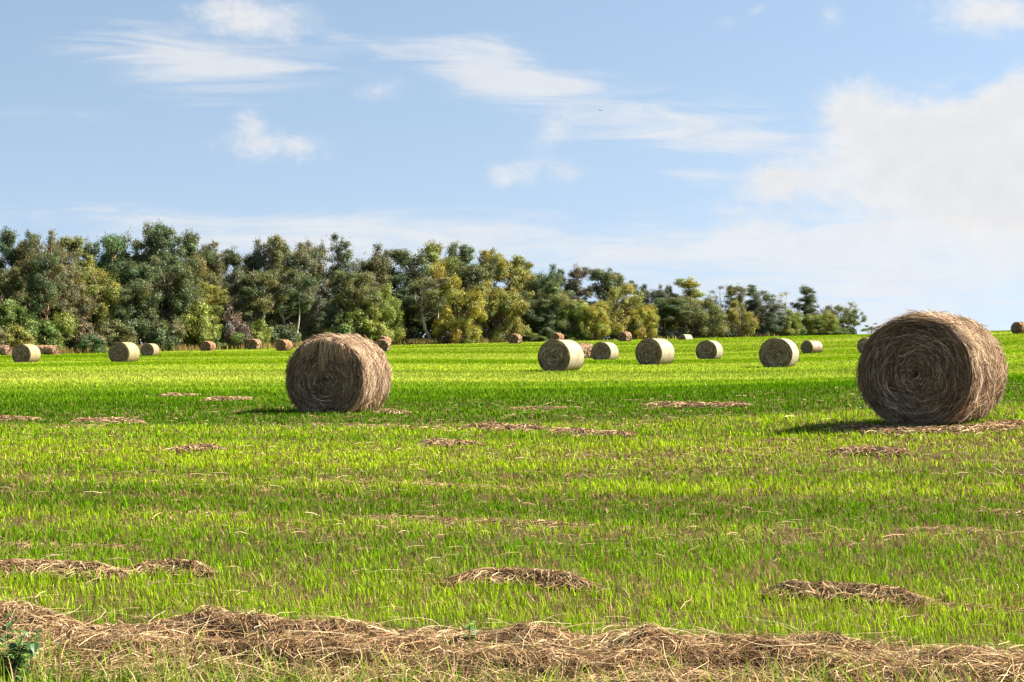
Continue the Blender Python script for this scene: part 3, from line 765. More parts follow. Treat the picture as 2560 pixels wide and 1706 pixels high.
def tree_meshes(form, seed):
    r = np.random.default_rng(seed)
    L = lobes_for(form, r)
    t = MB(); c = MB()
    Ht = (L[:, 2] + L[:, 3] * .8).max()
    bend = r.normal(0, .5, 2)
    k = 8; zz = np.linspace(0, L[:, 2].max() * (.78 if form in ('oak', 'spread', 'open') else .9 if form != 'shrub' else .5), k)
    tx = bend[0] * np.sin(zz / Ht * 2.4) + r.normal(0, .12, k) * (zz > .5); ty = bend[1] * np.sin(zz / Ht * 2) + r.normal(0, .12, k) * (zz > .5)
    r0 = {'oak': .34, 'tall': .28, 'wispy': .2, 'pine': .26, 'spread': .25, 'column': .2, 'shrub': .09, 'bare': .16, 'open': .2, 'bole': .30}[form]
    t.tube(np.stack([tx, ty, zz - .15], -1), r0 * (1 - .9 * zz / zz.max()) + .02, (1, 1, 1), 7)
    if form == 'bole':       # a second leaning stem
        z2 = np.linspace(0, Ht * .7, 7); t.tube(np.stack([.5 + .9 * np.sin(z2 * .22) + r.normal(0, .08, 7), -.4 + 0 * z2, z2 - .15], -1), .22 * (1 - .75 * z2 / z2.max()) + .02, (1, 1, 1), 7)
    for (lx, ly, lz, lr) in L:
        zs = max(.25, lz - (1.0 + .55 * np.hypot(lx, ly)) * r.uniform(.6, 1.2)); zs = min(zs, zz.max() * .95)
        p0 = np.array([np.interp(zs, zz, tx), np.interp(zs, zz, ty), zs]); p1 = np.array([lx, ly, lz])
        m1 = p0 * .6 + p1 * .4 + r.normal(0, .2, 3) + np.array([0, 0, -.15]); m2 = p0 * .25 + p1 * .75 + r.normal(0, .2, 3)
        rb = .085 * (.6 if form in ('shrub', 'wispy', 'bare', 'column') else 1)
        t.tube([p0, m1, m2, p1], [rb, rb * .8, rb * .6, rb * .35], (1, 1, 1), 5)
        nt_ = 10 if form == 'bare' else 4
        for _ in range(nt_):
            e = p1 + unit(r.normal(size=3) + np.array([0, 0, .5])) * lr * r.uniform(.8, 1.45)
            t.tube([m2 * .5 + p1 * .5, (p1 + e) / 2 + r.normal(0, .1, 3), e], [.045, .03, .012], (1, 1, 1), 4)
    dens = {'oak': 1.0, 'tall': 1.0, 'wispy': .75, 'pine': .9, 'spread': 1.05, 'column': 1.6, 'shrub': 1.8, 'bare': .12, 'open': .8, 'bole': .9}[form]
    P = []; N = []; Cc = []
    for (lx, ly, lz, lr) in L:
        ns_ = max(6, int(66 * lr ** 1.7 * dens)); hue = r.normal(0, 1)
        dv = unit(r.normal(size=(ns_, 3))); rad = lr * r.uniform(.2, 1.3, ns_) ** .8
        sp = np.array([lx, ly, lz]) + dv * rad[:, None] * r.uniform(.6, 1.5, 3) * np.array([1, 1, .85 if form != 'pine' else .5])
        hol = fbm(sp[:, 0] * .55 + sp[:, 1] * .3 + 40, sp[:, 2] * .6 + sp[:, 1] * .35 + 40, seed, 2); kk = hol > .36
        if kk.sum() < 3: continue
        sp, dv = sp[kk], dv[kk]; ns_ = len(sp)
        per = 17
        sc = .26 if form not in ('shrub', 'column') else .2
        pos = np.repeat(sp, per, axis=0) + r.normal(0, sc, (ns_ * per, 3)) * np.array([1.15, 1.15, .7])
        nrm = unit(np.repeat(dv, per, axis=0) * 1.2 + r.normal(0, .55, (ns_ * per, 3)) + np.array([0, 0, .3]))
        tint = np.array([1 + .10 * hue, 1.0, 1 - .06 * hue]) * (1 + .08 * r.normal())
        spt = np.clip(1 + r.normal(0, .24, (ns_, 1)), .5, 1.7)
        col = np.repeat(spt, per, axis=0) * r.uniform(.78, 1.22, (ns_ * per, 1)) * tint
        yl = r.random(ns_ * per) < .06
        col[yl] *= np.array([1.7, 1.35, .9])
        P.append(pos); N.append(nrm); Cc.append(col)
    P = np.concatenate(P); N = np.concatenate(N); Cc = np.clip(np.concatenate(Cc), .1, 3)
    ok = P[:, 2] > .02
    P, N, Cc = P[ok], N[ok], Cc[ok]; n = len(P)
    a = unit(np.cross(N, r.normal(size=(n, 3)))); b = np.cross(N, a)
    s = (r.uniform(.05, 1, n) ** 1.2 * .085 + .045)[:, None]
    if form == 'pine': s = s * np.array([1.0])
    V = np.stack([P - a * s * 1.25, P - b * s * .75 + N * s * .15, P + a * s * 1.25, P + b * s * .75 + N * s * .15], 1)
    q = np.arange(n * 4).reshape(n, 4)
    c.add(V.reshape(-1, 3), q, np.repeat(Cc, 4, axis=0))
    return t.mesh('trunk', M_bark, True), c.mesh('crown', M_leaf), Ht, 2 * max(np.percentile(np.abs(P[:, 0]), 97), 1)

ARCH = {}
for form, k in (('oak', 3), ('tall', 4), ('wispy', 3), ('pine', 2), ('spread', 3), ('column', 1), ('shrub', 4), ('bare', 2), ('open', 3), ('bole', 3)):
    ARCH[form] = [tree_meshes(form, 100 + 13 * i + hash_) for i in range(k) for hash_ in [len(form) * 7]]
COLR = {'olive': (.145, .160, .050), 'dark': (.092, .118, .042), 'teal': (.098, .132, .052), 'yellow': (.32, .31, .045), 'lime': (.215, .26, .045),
        'brown': (.155, .150, .062), 'pine': (.095, .155, .048), 'grey': (.145, .150, .075), 'rust': (.155, .128, .070), 'gold': (.25, .245, .05), 'green': (.135, .195, .042),
        'slate': (.108, .128, .078), 'purple': (.15, .112, .08)}
BARK = {'dark': (.17, .135, .10, 1), 'pale': (.50, .44, .37, 1), 'red': (.30, .19, .13, 1)}
first = {}
trr = np.random.default_rng(5)
def plant(form, px, ytop, w, off, col, label, cat='tree', group=None, var=None, bark='dark', rot=None, name=None):
    d = float(tree_d(px)) + off
    x = (px - 1280) / F * d; z = gz(x, d)
    top = EYE + (853 - ytop) / F * d
    i = int(trr.integers(len(ARCH[form]))) if var is None else var
    tm, cm, Ht, Wt = ARCH[form][i]
    name = name or {'shrub': 'bush', 'pine': 'pine_tree', 'column': 'vine_covered_tree', 'bare': 'bare_tree'}.get(form, 'broadleaf_tree')
    o = link(name, None)
    o.location = (x, d, z - .05)
    sz = (top - z + .05) / Ht; sx = 1.08 * w / F * d / Wt
    o.scale = (sx, sx, sz); o.rotation_euler = (0, 0, trr.uniform(0, 6.28) if rot is None else rot)
    tag(o, label, cat, group or ('bushes along the foot of the wood' if cat == 'bush' else 'trees of the wood behind the field'))
    a = link('trunk' if form != 'shrub' else 'stem', tm, o); a.color = BARK[bark]
    c = link('crown' if form != 'shrub' else 'foliage', cm, o)
    j = trr.uniform(.9, 1.12); cc = [.98 * q for q in COLR[col]]; c.color = (cc[0] * j, cc[1] * j * trr.uniform(.96, 1.04), cc[2] * j, 1)
    return o

T = [   # form, x, top, width, offset, colour, label, variant, bark
 ('tall', -95, 600, 130, 8, 'dark', 'dark tree standing just outside the left edge of the wood', 0, 'dark'),
 ('oak', 25, 577, 110, 12, 'teal', 'bluish green round crowned tree at the very left photo edge', 0, 'dark'),
 ('tall', 78, 576, 80, 8, 'olive', 'olive tree behind the cream bale nearest the left edge', 1, 'dark'),
 ('oak', 128, 578, 105, 4, 'brown', 'brownish olive tree over two bare orange trunks, left of the pine', 1, 'red'),
 ('wispy', 176, 592, 70, 10, 'olive', 'slim ragged olive treetop left of the low gap in the left canopy', 0, 'dark'),
 ('wispy', 218, 605, 60, 12, 'dark', 'low dark treetop in the canopy dip before the pine', 1, 'dark'),
 ('pine', 283, 585, 95, 9, 'pine', 'bright green flat topped pine left of the highest treetop', 0, 'red'),
 ('bare', 318, 583, 50, 12, 'rust', 'thin rusty twiggy treetop between the pine and the highest tree', 0, 'dark'),
 ('oak', 345, 600, 120, 10, 'dark', 'dark dense tree directly left of the highest treetop', 2, 'dark'),
 ('tall', 392, 560, 105, 4, 'teal', 'highest tree of the wood with ragged blue green tip', 2, 'dark'),
 ('wispy', 432, 572, 70, 6, 'dark', 'narrow dark treetop touching the highest tree on its right', 2, 'dark'),
 ('oak', 480, 584, 105, 6, 'olive', 'broad olive tree right of the highest treetop', 0, 'dark'),
 ('tall', 520, 606, 80, 6, 'brown', 'brownish tree sloping down to the sky notch right of the highest tree', 3, 'dark'),
 ('wispy', 556, 640, 40, 10, 'grey', 'thin grey treetop standing in the sky notch', 0, 'dark'),
 ('wispy', 588, 624, 62, 8, 'dark', 'spindly dark treetop on the right side of the sky notch', 1, 'dark'),
 ('oak', 640, 604, 100, 10, 'grey', 'greyish tree behind the middle one of three small red bales', 1, 'pale'),
 ('tall', 688, 585, 90, 5, 'olive', 'tall olive tree with pale upper limbs behind the rightmost small red bale', 1, 'pale'),
 ('oak', 735, 600, 100, 5, 'grey', 'grey olive tree standing behind the bare pale leaning trunk', 2, 'pale'),
 ('tall', 780, 598, 80, 8, 'brown', 'brown tinged tree above the left shoulder of the shaggy left bale', 0, 'pale'),
 ('bare', 815, 606, 50, 11, 'brown', 'bare twiggy tree between two brown tinged trees above the shaggy left bale', 1, 'pale'),
 ('wispy', 851, 586, 68, 6, 'dark', 'dark fork topped tree rising straight above the shaggy left bale', 2, 'dark'),
 ('oak', 912, 614, 115, 6, 'brown', 'wide brown tree above the right shoulder of the shaggy left bale', 1, 'dark'),
 ('tall', 960, 640, 70, 10, 'olive', 'olive tree left of the see through treetop with blue sky behind', 3, 'dark'),
 ('wispy', 1015, 624, 85, 6, 'dark', 'see through dark treetop with blue sky showing between its limbs', 0, 'dark'),
 ('oak', 1088, 609, 110, 9, 'gold', 'golden topped round tree right of the see through treetop', 0, 'dark'),
 ('tall', 1148, 610, 85, 13, 'dark', 'dark treetop between two golden crowns', 2, 'dark'),
 ('oak', 1170, 640, 120, 5, 'olive', 'olive tree behind the golden leaves above the brush pile', 2, 'dark'),
 ('tall', 1224, 620, 85, 6, 'gold', 'tall golden olive tree with a feathery tip, above the red bale with ragged top', 1, 'dark'),
 ('tall', 1280, 634, 85, 6, 'gold', 'golden tree at the right shoulder of the high canopy', 3, 'dark'),
 ('oak', 1310, 655, 100, 11, 'dark', 'dark tree just right of the golden canopy shoulder', 0, 'dark'),
 ('oak', 1358, 664, 85, 6, 'teal', 'blue green tree stepping down above the largest wrapped bale', 1, 'dark'),
 ('wispy', 1408, 676, 40, 10, 'rust', 'small sparse rusty treetop, first of the open tops right of the canopy step', 2, 'dark'),
 ('wispy', 1442, 667, 62, 8, 'rust', 'taller rusty open treetop beside the small sparse one', 1, 'dark'),
 ('wispy', 1503, 672, 62, 8, 'dark', 'dark open treetop left above the broad yellow tree', 0, 'dark'),
 ('tall', 1538, 675, 60, 9, 'olive', 'olive treetop right above the broad yellow tree', 0, 'dark'),
 ('wispy', 1590, 702, 45, 10, 'dark', 'small dark treetop at the right end of the broad yellow tree', 2, 'dark'),
 ('oak', 1632, 711, 60, 8, 'slate', 'slate green round treetop behind the third bale of the white row', 2, 'dark'),
 ('oak', 1672, 716, 48, 9, 'dark', 'small dark rounded treetop right of the slate one', 0, 'dark'),
 ('wispy', 1724, 697, 75, 8, 'gold', 'feathery golden treetop poking above the round olive tree', 1, 'dark'),
 ('bare', 1800, 712, 60, 10, 'grey', 'leafless twiggy tree between round olive tree and slate one', 0, 'pale'),
 ('wispy', 1838, 715, 50, 8, 'brown', 'brown thin treetop right of the leafless tree', 0, 'dark'),
 ('wispy', 1892, 712, 70, 8, 'dark', 'dark knobbly treetop above the slate grey evergreen', 2, 'dark'),
 ('bare', 1962, 730, 60, 7, 'gold', 'twiggy pale gold tree right of the slate grey evergreen', 1, 'pale'),
 ('wispy', 2018, 716, 55, 3, 'dark', 'tall thin lone treetop near the right end of the trees', 1, 'dark'),
 ('open', 2055, 748, 80, 4, 'brown', 'brown domed tree beneath the tall thin lone treetop', 1, 'dark'),
 ('open', 2108, 757, 75, 2, 'olive', 'arching olive tree with open trunks at the right end of the trees', 2, 'dark'),
 ('open', 2138, 772, 55, 1, 'green', 'small drooping green tree next to last on the right', 0, 'dark'),
 ('open', 2178, 808, 40, 0, 'olive', 'tiny see through last tree at the right end of the tree line', 1, 'dark'),
 # front row
 ('column', 8, 735, 60, -3, 'green', 'ivy clad stump tree at the left photo edge', 0, 'dark'),
 ('column', 64, 752, 58, -4, 'green', 'vine draped column tree behind the cream bale nearest the left edge', 0, 'dark'),
 ('bole', 116, 630, 80, -4, 'dark', 'dark slender tree with two bare reddish trunks behind the weathered bales', 2, 'red'),
 ('oak', 165, 680, 95, 0, 'brown', 'brownish lower tree right of the two bare reddish trunks', 2, 'red'),
 ('oak', 235, 640, 115, 1, 'gold', 'light golden olive tree below the pine', 1, 'dark'),
 ('tall', 20, 668, 90, 2, 'olive', 'lower olive tree behind the ivy clad stump', 3, 'dark'),
 ('oak', 325, 655, 110, -1, 'dark', 'deep green tree below the dense dark one, above the cream wrapped bale', 0, 'dark'),
 ('oak', 405, 640, 130, -2, 'dark', 'wide deep green tree filling the space under the highest treetop', 2, 'dark'),
 ('oak', 455, 690, 95, -1, 'olive', 'olive mid height tree left of the yellow green thicket', 1, 'dark'),
 ('tall', 510, 700, 95, 0, 'gold', 'yellowish tree rising behind the leftmost small red bale', 0, 'dark'),
 ('oak', 590, 680, 100, 1, 'grey', 'grey olive tree under the spindly treetop of the sky notch', 0, 'dark'),
 ('bole', 655, 676, 105, -4, 'olive', 'olive tree with pale limbs behind the middle small red bale', 2, 'pale'),
 ('bole', 728, 672, 95, -5, 'dark', 'dark tree with bare pale leaning trunk, left of the shaggy left bale', 1, 'pale'),
 ('oak', 785, 720, 90, -1, 'grey', 'grey green mid tree left behind the shaggy left bale', 1, 'pale'),
 ('bole', 880, 680, 100, -4, 'olive', 'olive tree with two bare pale trunks right above the shaggy left bale', 2, 'pale'),
 ('spread', 940, 700, 110, -4, 'lime', 'bright green spreading tree above the pair of brown bales', 0, 'dark'),
 ('oak', 1010, 720, 90, 4, 'dark', 'shaded dark tree below the see through treetop', 0, 'dark'),
 ('bole', 1080, 690, 115, -3, 'olive', 'olive tree with bare pale stems left of the hanging golden boughs', 1, 'pale'),
 ('spread', 1150, 690, 115, -5, 'yellow', 'golden yellow boughs hanging low over the brush pile', 1, 'dark'),
 ('spread', 1240, 705, 125, -3, 'gold', 'wide golden green tree behind the red bale with ragged top', 2, 'dark'),
 ('oak', 1335, 730, 105, 0, 'teal', 'shadowy blue green tree behind the largest wrapped bale', 2, 'dark'),
 ('oak', 1385, 705, 90, -1, 'olive', 'olive tree with yellow top right of the shadowy blue green one', 0, 'dark'),
 ('spread', 1425, 740, 85, -3, 'lime', 'small lime tree left of the little yellow tree', 2, 'dark'),
 ('spread', 1482, 748, 85, -5, 'yellow', 'little yellow tree above the second bale of the white row', 0, 'dark'),
 ('spread', 1545, 708, 130, -2, 'gold', 'broad yellow domed tree behind the red bale on the crest', 1, 'dark'),
 ('spread', 1608, 762, 75, -4, 'yellow', 'low yellow boughs at the right foot of the broad yellow tree', 2, 'dark'),
 ('bole', 1665, 745, 90, -1, 'dark', 'dark green tree with light gaps above the third bale of the white row', 0, 'dark'),
 ('spread', 1740, 735, 130, -2, 'olive', 'large round olive tree above the bale sunk behind the crest', 0, 'dark'),
 ('spread', 1850, 750, 80, -3, 'gold', 'golden tree leaning over a bright gap left of the slate grey evergreen', 1, 'pale'),
 ('oak', 1905, 738, 85, -2, 'slate', 'slate grey evergreen mass behind the bale facing the viewer', 1, 'dark'),
 ('spread', 1968, 770, 75, -3, 'lime', 'light green loose tree right of the slate grey evergreen', 0, 'pale'),
 ('spread', 2048, 780, 85, -4, 'lime', 'yellow green low tree under the tall thin lone treetop', 2, 'dark'),
]
for f, x, t, w, off, c, lab, v, bk in T: plant(f, x, t, w, off, c, lab, var=v, bark=bk)
for i, (x, t) in enumerate(((2700, 790), (2800, 775))): pass

Bsh = [
 (-40, 800, 90, -5, 'brown', 'brown bush cut off by the left photo edge'),
 (40, 815, 70, -6, 'gold', 'tawny bush beside the ivy clad stump'),
 (105, 800, 85, -4, 'green', 'green bush behind the weathered red bales'),
 (160, 790, 80, -4, 'lime', 'light green bush right of the weathered red bales'),
 (222, 795, 95, -5, 'rust', 'reddish twiggy bush left of the cream wrapped bale'),
 (228, 838, 60, -8, 'pine', 'dark little round bush at the field edge left of the cream bale'),
 (285, 800, 90, -4, 'olive', 'olive bush behind the cream wrapped bale'),
 (385, 790, 75, -5, 'dark', 'shaded bush right of the small tan wrapped bale'),
 (420, 808, 70, -6, 'brown', 'pinkish brown mounded bush with hanging twigs'),
 (490, 760, 90, -4, 'lime', 'yellow green vine thicket left above the leftmost small red bale'),
 (545, 845, 55, -5, 'green', 'low green bush at the foot of the yellow green thicket'),
 (575, 770, 70, -5, 'purple', 'purplish leafless looking bush between two small red bales'),
 (600, 835, 65, -7, 'green', 'low green bush under the purplish bush'),
 (648, 800, 60, -5, 'lime', 'bright green sapling bush behind the middle small red bale'),
 (700, 800, 80, -4, 'dark', 'dark bush behind the rightmost small red bale'),
 (838, 780, 90, -4, 'green', 'green bush behind the shaggy left bale'),
 (915, 775, 100, -6, 'lime', 'lime bush above the pair of brown bales'),
 (1168, 848, 25, -8, 'lime', 'tiny lime bush at the right foot of the brush pile'),
 (1340, 835, 45, -6, 'green', 'small green bush right of the tiny white bale'),
 (1365, 800, 70, -2, 'teal', 'blue green bush behind the largest wrapped bale'),
 (1430, 825, 70, -4, 'green', 'green bush behind the second bale of the white row'),
 (1600, 820, 60, -2, 'olive', 'olive bush right of the red bale on the crest'),
 (1675, 822, 55, -2, 'slate', 'slate bush left of the bale sunk behind the crest'),
 (1790, 815, 60, -2, 'slate', 'slate bush right of the bale sunk behind the crest'),
 (1990, 815, 60, -2, 'green', 'green bush at the foot of the light green loose tree'),
 (2085, 818, 60, -2, 'green', 'green bush at the foot of the arching olive tree'),
]
for x, t, w, off, c, lab in Bsh: plant('shrub', x, t, w, off, c, lab, cat='bush')

# shaded wood behind the front trees, one mass
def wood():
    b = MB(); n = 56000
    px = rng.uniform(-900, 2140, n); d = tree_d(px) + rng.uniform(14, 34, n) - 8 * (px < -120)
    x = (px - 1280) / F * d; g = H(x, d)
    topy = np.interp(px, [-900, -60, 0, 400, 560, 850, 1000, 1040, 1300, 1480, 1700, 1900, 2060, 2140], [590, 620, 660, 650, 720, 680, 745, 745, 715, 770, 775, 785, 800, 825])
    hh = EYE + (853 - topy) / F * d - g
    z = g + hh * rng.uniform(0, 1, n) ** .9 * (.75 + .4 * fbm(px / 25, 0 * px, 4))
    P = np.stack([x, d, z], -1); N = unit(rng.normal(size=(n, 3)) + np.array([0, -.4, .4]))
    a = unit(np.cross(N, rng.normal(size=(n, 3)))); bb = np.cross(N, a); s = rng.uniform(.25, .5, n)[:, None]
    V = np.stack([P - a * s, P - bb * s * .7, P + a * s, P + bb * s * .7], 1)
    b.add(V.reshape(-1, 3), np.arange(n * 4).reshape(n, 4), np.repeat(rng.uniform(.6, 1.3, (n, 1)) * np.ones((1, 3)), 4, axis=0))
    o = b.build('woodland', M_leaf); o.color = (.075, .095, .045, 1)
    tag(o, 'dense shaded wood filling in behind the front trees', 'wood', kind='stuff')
wood()

# tall dry grass along the foot of the wood
def edge_grass():
    b = MB(); n = 26000
    px = np.concatenate([rng.uniform(-250, 760, n * 6 // 10), rng.uniform(940, 1260, n * 3 // 10), rng.uniform(1260, 2000, n - n * 6 // 10 - n * 3 // 10)])
    d = tree_d(px) - rng.uniform(-1, 8.5, n) ** 1.0 * np.where(px < 780, 1, .7)
    x = (px - 1280) / F * d
    pat = fbm(px / 30, d / 4, 91)
    k = rng.random(n) < np.clip((pat - .25) * 2.4, .05, 1)
    px, d, x, pat = px[k], d[k], x[k], pat[k]; n = len(x)
    h = rng.uniform(.25, .95, n) * (.5 + pat)
    h *= np.where(px > 1260, .6, 1)
    z = H(x, d) - .02
    lean = rng.normal(0, .25, (n, 2))
    P0 = np.stack([x, d, z], -1); P1 = P0 + np.stack([lean[:, 0] * h, lean[:, 1] * h, h], -1)
    c0 = np.array([[.30, .19, .085], [.36, .26, .10], [.24, .26, .05], [.20, .12, .06], [.15, .19, .04]])
    col = c0[np.clip((rng.random(n) * 3.2 + 2.2 * (fbm(px / 55, d / 6, 55) - .3)), 0, 4.99).astype(int)] * rng.uniform(.7, 1.25, (n, 1))
    th = rng.uniform(0, PI, n); Wd = np.stack([np.cos(th), np.sin(th), 0 * th], -1)
    b.ribbons(np.stack([P0, P0 * .45 + P1 * .55, P1], 1), Wd, rng.uniform(.04, .09, n)[:, None] * np.array([1, .9, .15])[None, :], col)
    tag(b.build('tall_dry_grass', M_grass), 'tall tawny weeds and dry grass along the foot of the wood', 'grass', kind='stuff')
edge_grass()

# ------------------------------------------------------------------ brush pile
def brush_pile():
    d = float(tree_d(1135)) - 6; x = (1137 - 1280) / F * d; z = gz(x, d)
    o = link('brush_pile', None); o.location = (x, d, z)
    tag(o, 'heap of grey brown cut branches with one pale log under the golden boughs', 'brush pile')
    b = MB()
    for _ in range(420):
        a = rng.uniform(0, 6.28); q = rng.uniform(0, 1) ** .6
        p = np.array([1.75 * q * np.cos(a), 1.2 * q * np.sin(a), rng.uniform(.05, 1.75) * (1 - q ** 2) + .05])
        v = unit(rng.normal(size=3) * np.array([1.2, 1, .55])) * rng.uniform(.4, 1.0)
        b.tube([p - v, p + rng.normal(0, .06, 3), p + v * .9], [.03, .025, .012], np.array([1, 1, 1]), 4)
    t = b.build('branches', M_bark, o); t.color = (.17, .115, .095, 1)
    b = MB(); b.tube([(-1.15, -1.0, 1.78), (-.4, -1.1, 1.5), (.3, -1.2, 1.15), (.75, -1.2, .95)], [.10, .12, .11, .07], (1, 1, 1), 8)
    t = b.build('log', M_bark, o); t.color = (.62, .56, .48, 1)
brush_pile()

# ------------------------------------------------------------------ weeds in the foreground
def weed(px, py, h, nst, nleaf, size, label, spread=.16, seed=1, dark=True):
    r = np.random.default_rng(seed)
    x, y = on_ground(px, py); o = link('weed_plant', None); o.location = (x, y, gz(x, y))
    tag(o, label, 'weed', 'leafy weeds at the near edge of the hay')
    st = MB(); lf = MB()
    for k in range(nst):
        a = r.uniform(0, 6.28); e = np.array([np.cos(a) * spread * r.uniform(.2, 1), np.sin(a) * spread * r.uniform(.2, 1), h * r.uniform(.55, 1)])
        p = np.array([r.normal(0, .03), r.normal(0, .03), 0]); m = (p + e) / 2 + r.normal(0, .02, 3)
        pts = np.array([p, p * .6 + m * .4, m, m * .5 + e * .5, e]); st.tube(pts, [.004, .0035, .003, .0025, .0012], np.array([.22, .2, .07]), 5)
        for j in range(nleaf):
            u = r.uniform(.25, 1) * 4; i = min(3, int(u)); q = pts[i] * (1 - (u - i)) + pts[i + 1] * (u - i)
            a2 = r.uniform(0, 6.28); dr = unit(np.array([np.cos(a2), np.sin(a2), r.uniform(-.35, .6)])); L = size * r.uniform(.6, 1.25)
            sd = unit(np.cross(dr, [0, 0, 1])); up = np.cross(sd, dr)
            t = np.linspace(0, 1, 6); wv = L * .30 * np.array([.1, .8, 1, .85, .45, .03])
            cen = q + dr * (L * (t[:, None] + .12)) + up * (-.35 * L * t[:, None] ** 2)
            fold = up[None, :] * (wv * .35)[:, None]
            V = np.stack([cen - sd * wv[:, None] + fold, cen, cen + sd * wv[:, None] + fold], 1)
            c = (np.array([.055, .125, .022]) if r.random() < (.72 if dark else .4) else np.array([.15, .25, .03])) * r.uniform(.7, 1.3)
            lf.grid(V, c)
    st.build('stem', M_weed, o); lf.build('leaf', M_weed, o)['kind'] = 'stuff'
weed(50, 1704, .24, 14, 11, .05, 'leafy dark green weed in the lower left corner of the hay', .17, 3)
weed(18, 1640, .22, 3, 6, .05, 'small upright weed at the left photo edge above the dark leafy one', .10, 4)
weed(1165, 1650, .24, 3, 7, .038, 'thin climbing weed with small leaves on the middle of the windrow', .07, 5, False)
weed(1172, 1700, .10, 7, 7, .042, 'low dark green weed at the bottom edge below the thin climbing weed', .13, 6)
weed(1290, 1702, .09, 4, 5, .036, 'low weed with pale leaves at the bottom edge right of the dark one', .12, 8, False)
weed(1735, 1700, .07, 4, 4, .035, 'sprig of weed at the bottom edge, right of the middle', .1, 9)

# ------------------------------------------------------------------ bird
def bird():
    d = 300; b = MB()
    ys = np.linspace(-.24, .22, 9); rr = np.array([.008, .03, .05, .06, .058, .045, .03, .022, .035])
    b.tube(np.stack([0 * ys, ys, 0 * ys], -1), rr, (.03, .03, .035), 8)
    for s in (-1, 1):
        P = []
        for t, ch, dz in ((0, .16, .0), (.35, .17, .07), (.7, .13, .10), (1, .03, .13)):
            P.append([[s * .52 * t, -.08 - ch * .4 + .06 * t, dz], [s * .52 * t, -.02, dz + .02], [s * .52 * t, .05 + ch * .4 + .05 * t, dz], [s * .52 * t, -.02, dz - .008]])
        b.grid(np.array(P), (.03, .03, .035), wrap=True)
    o = b.build('bird', M_straw, smooth=True); o.scale = (.8, .8, .8)
    o.location = ((1501 - 1280) / F * d, d, EYE + (853 - 277) / F * d); o.rotation_euler = (0, .12, .5)
    tag(o, 'tiny dark bird gliding high in the blue sky', 'bird')
bird()

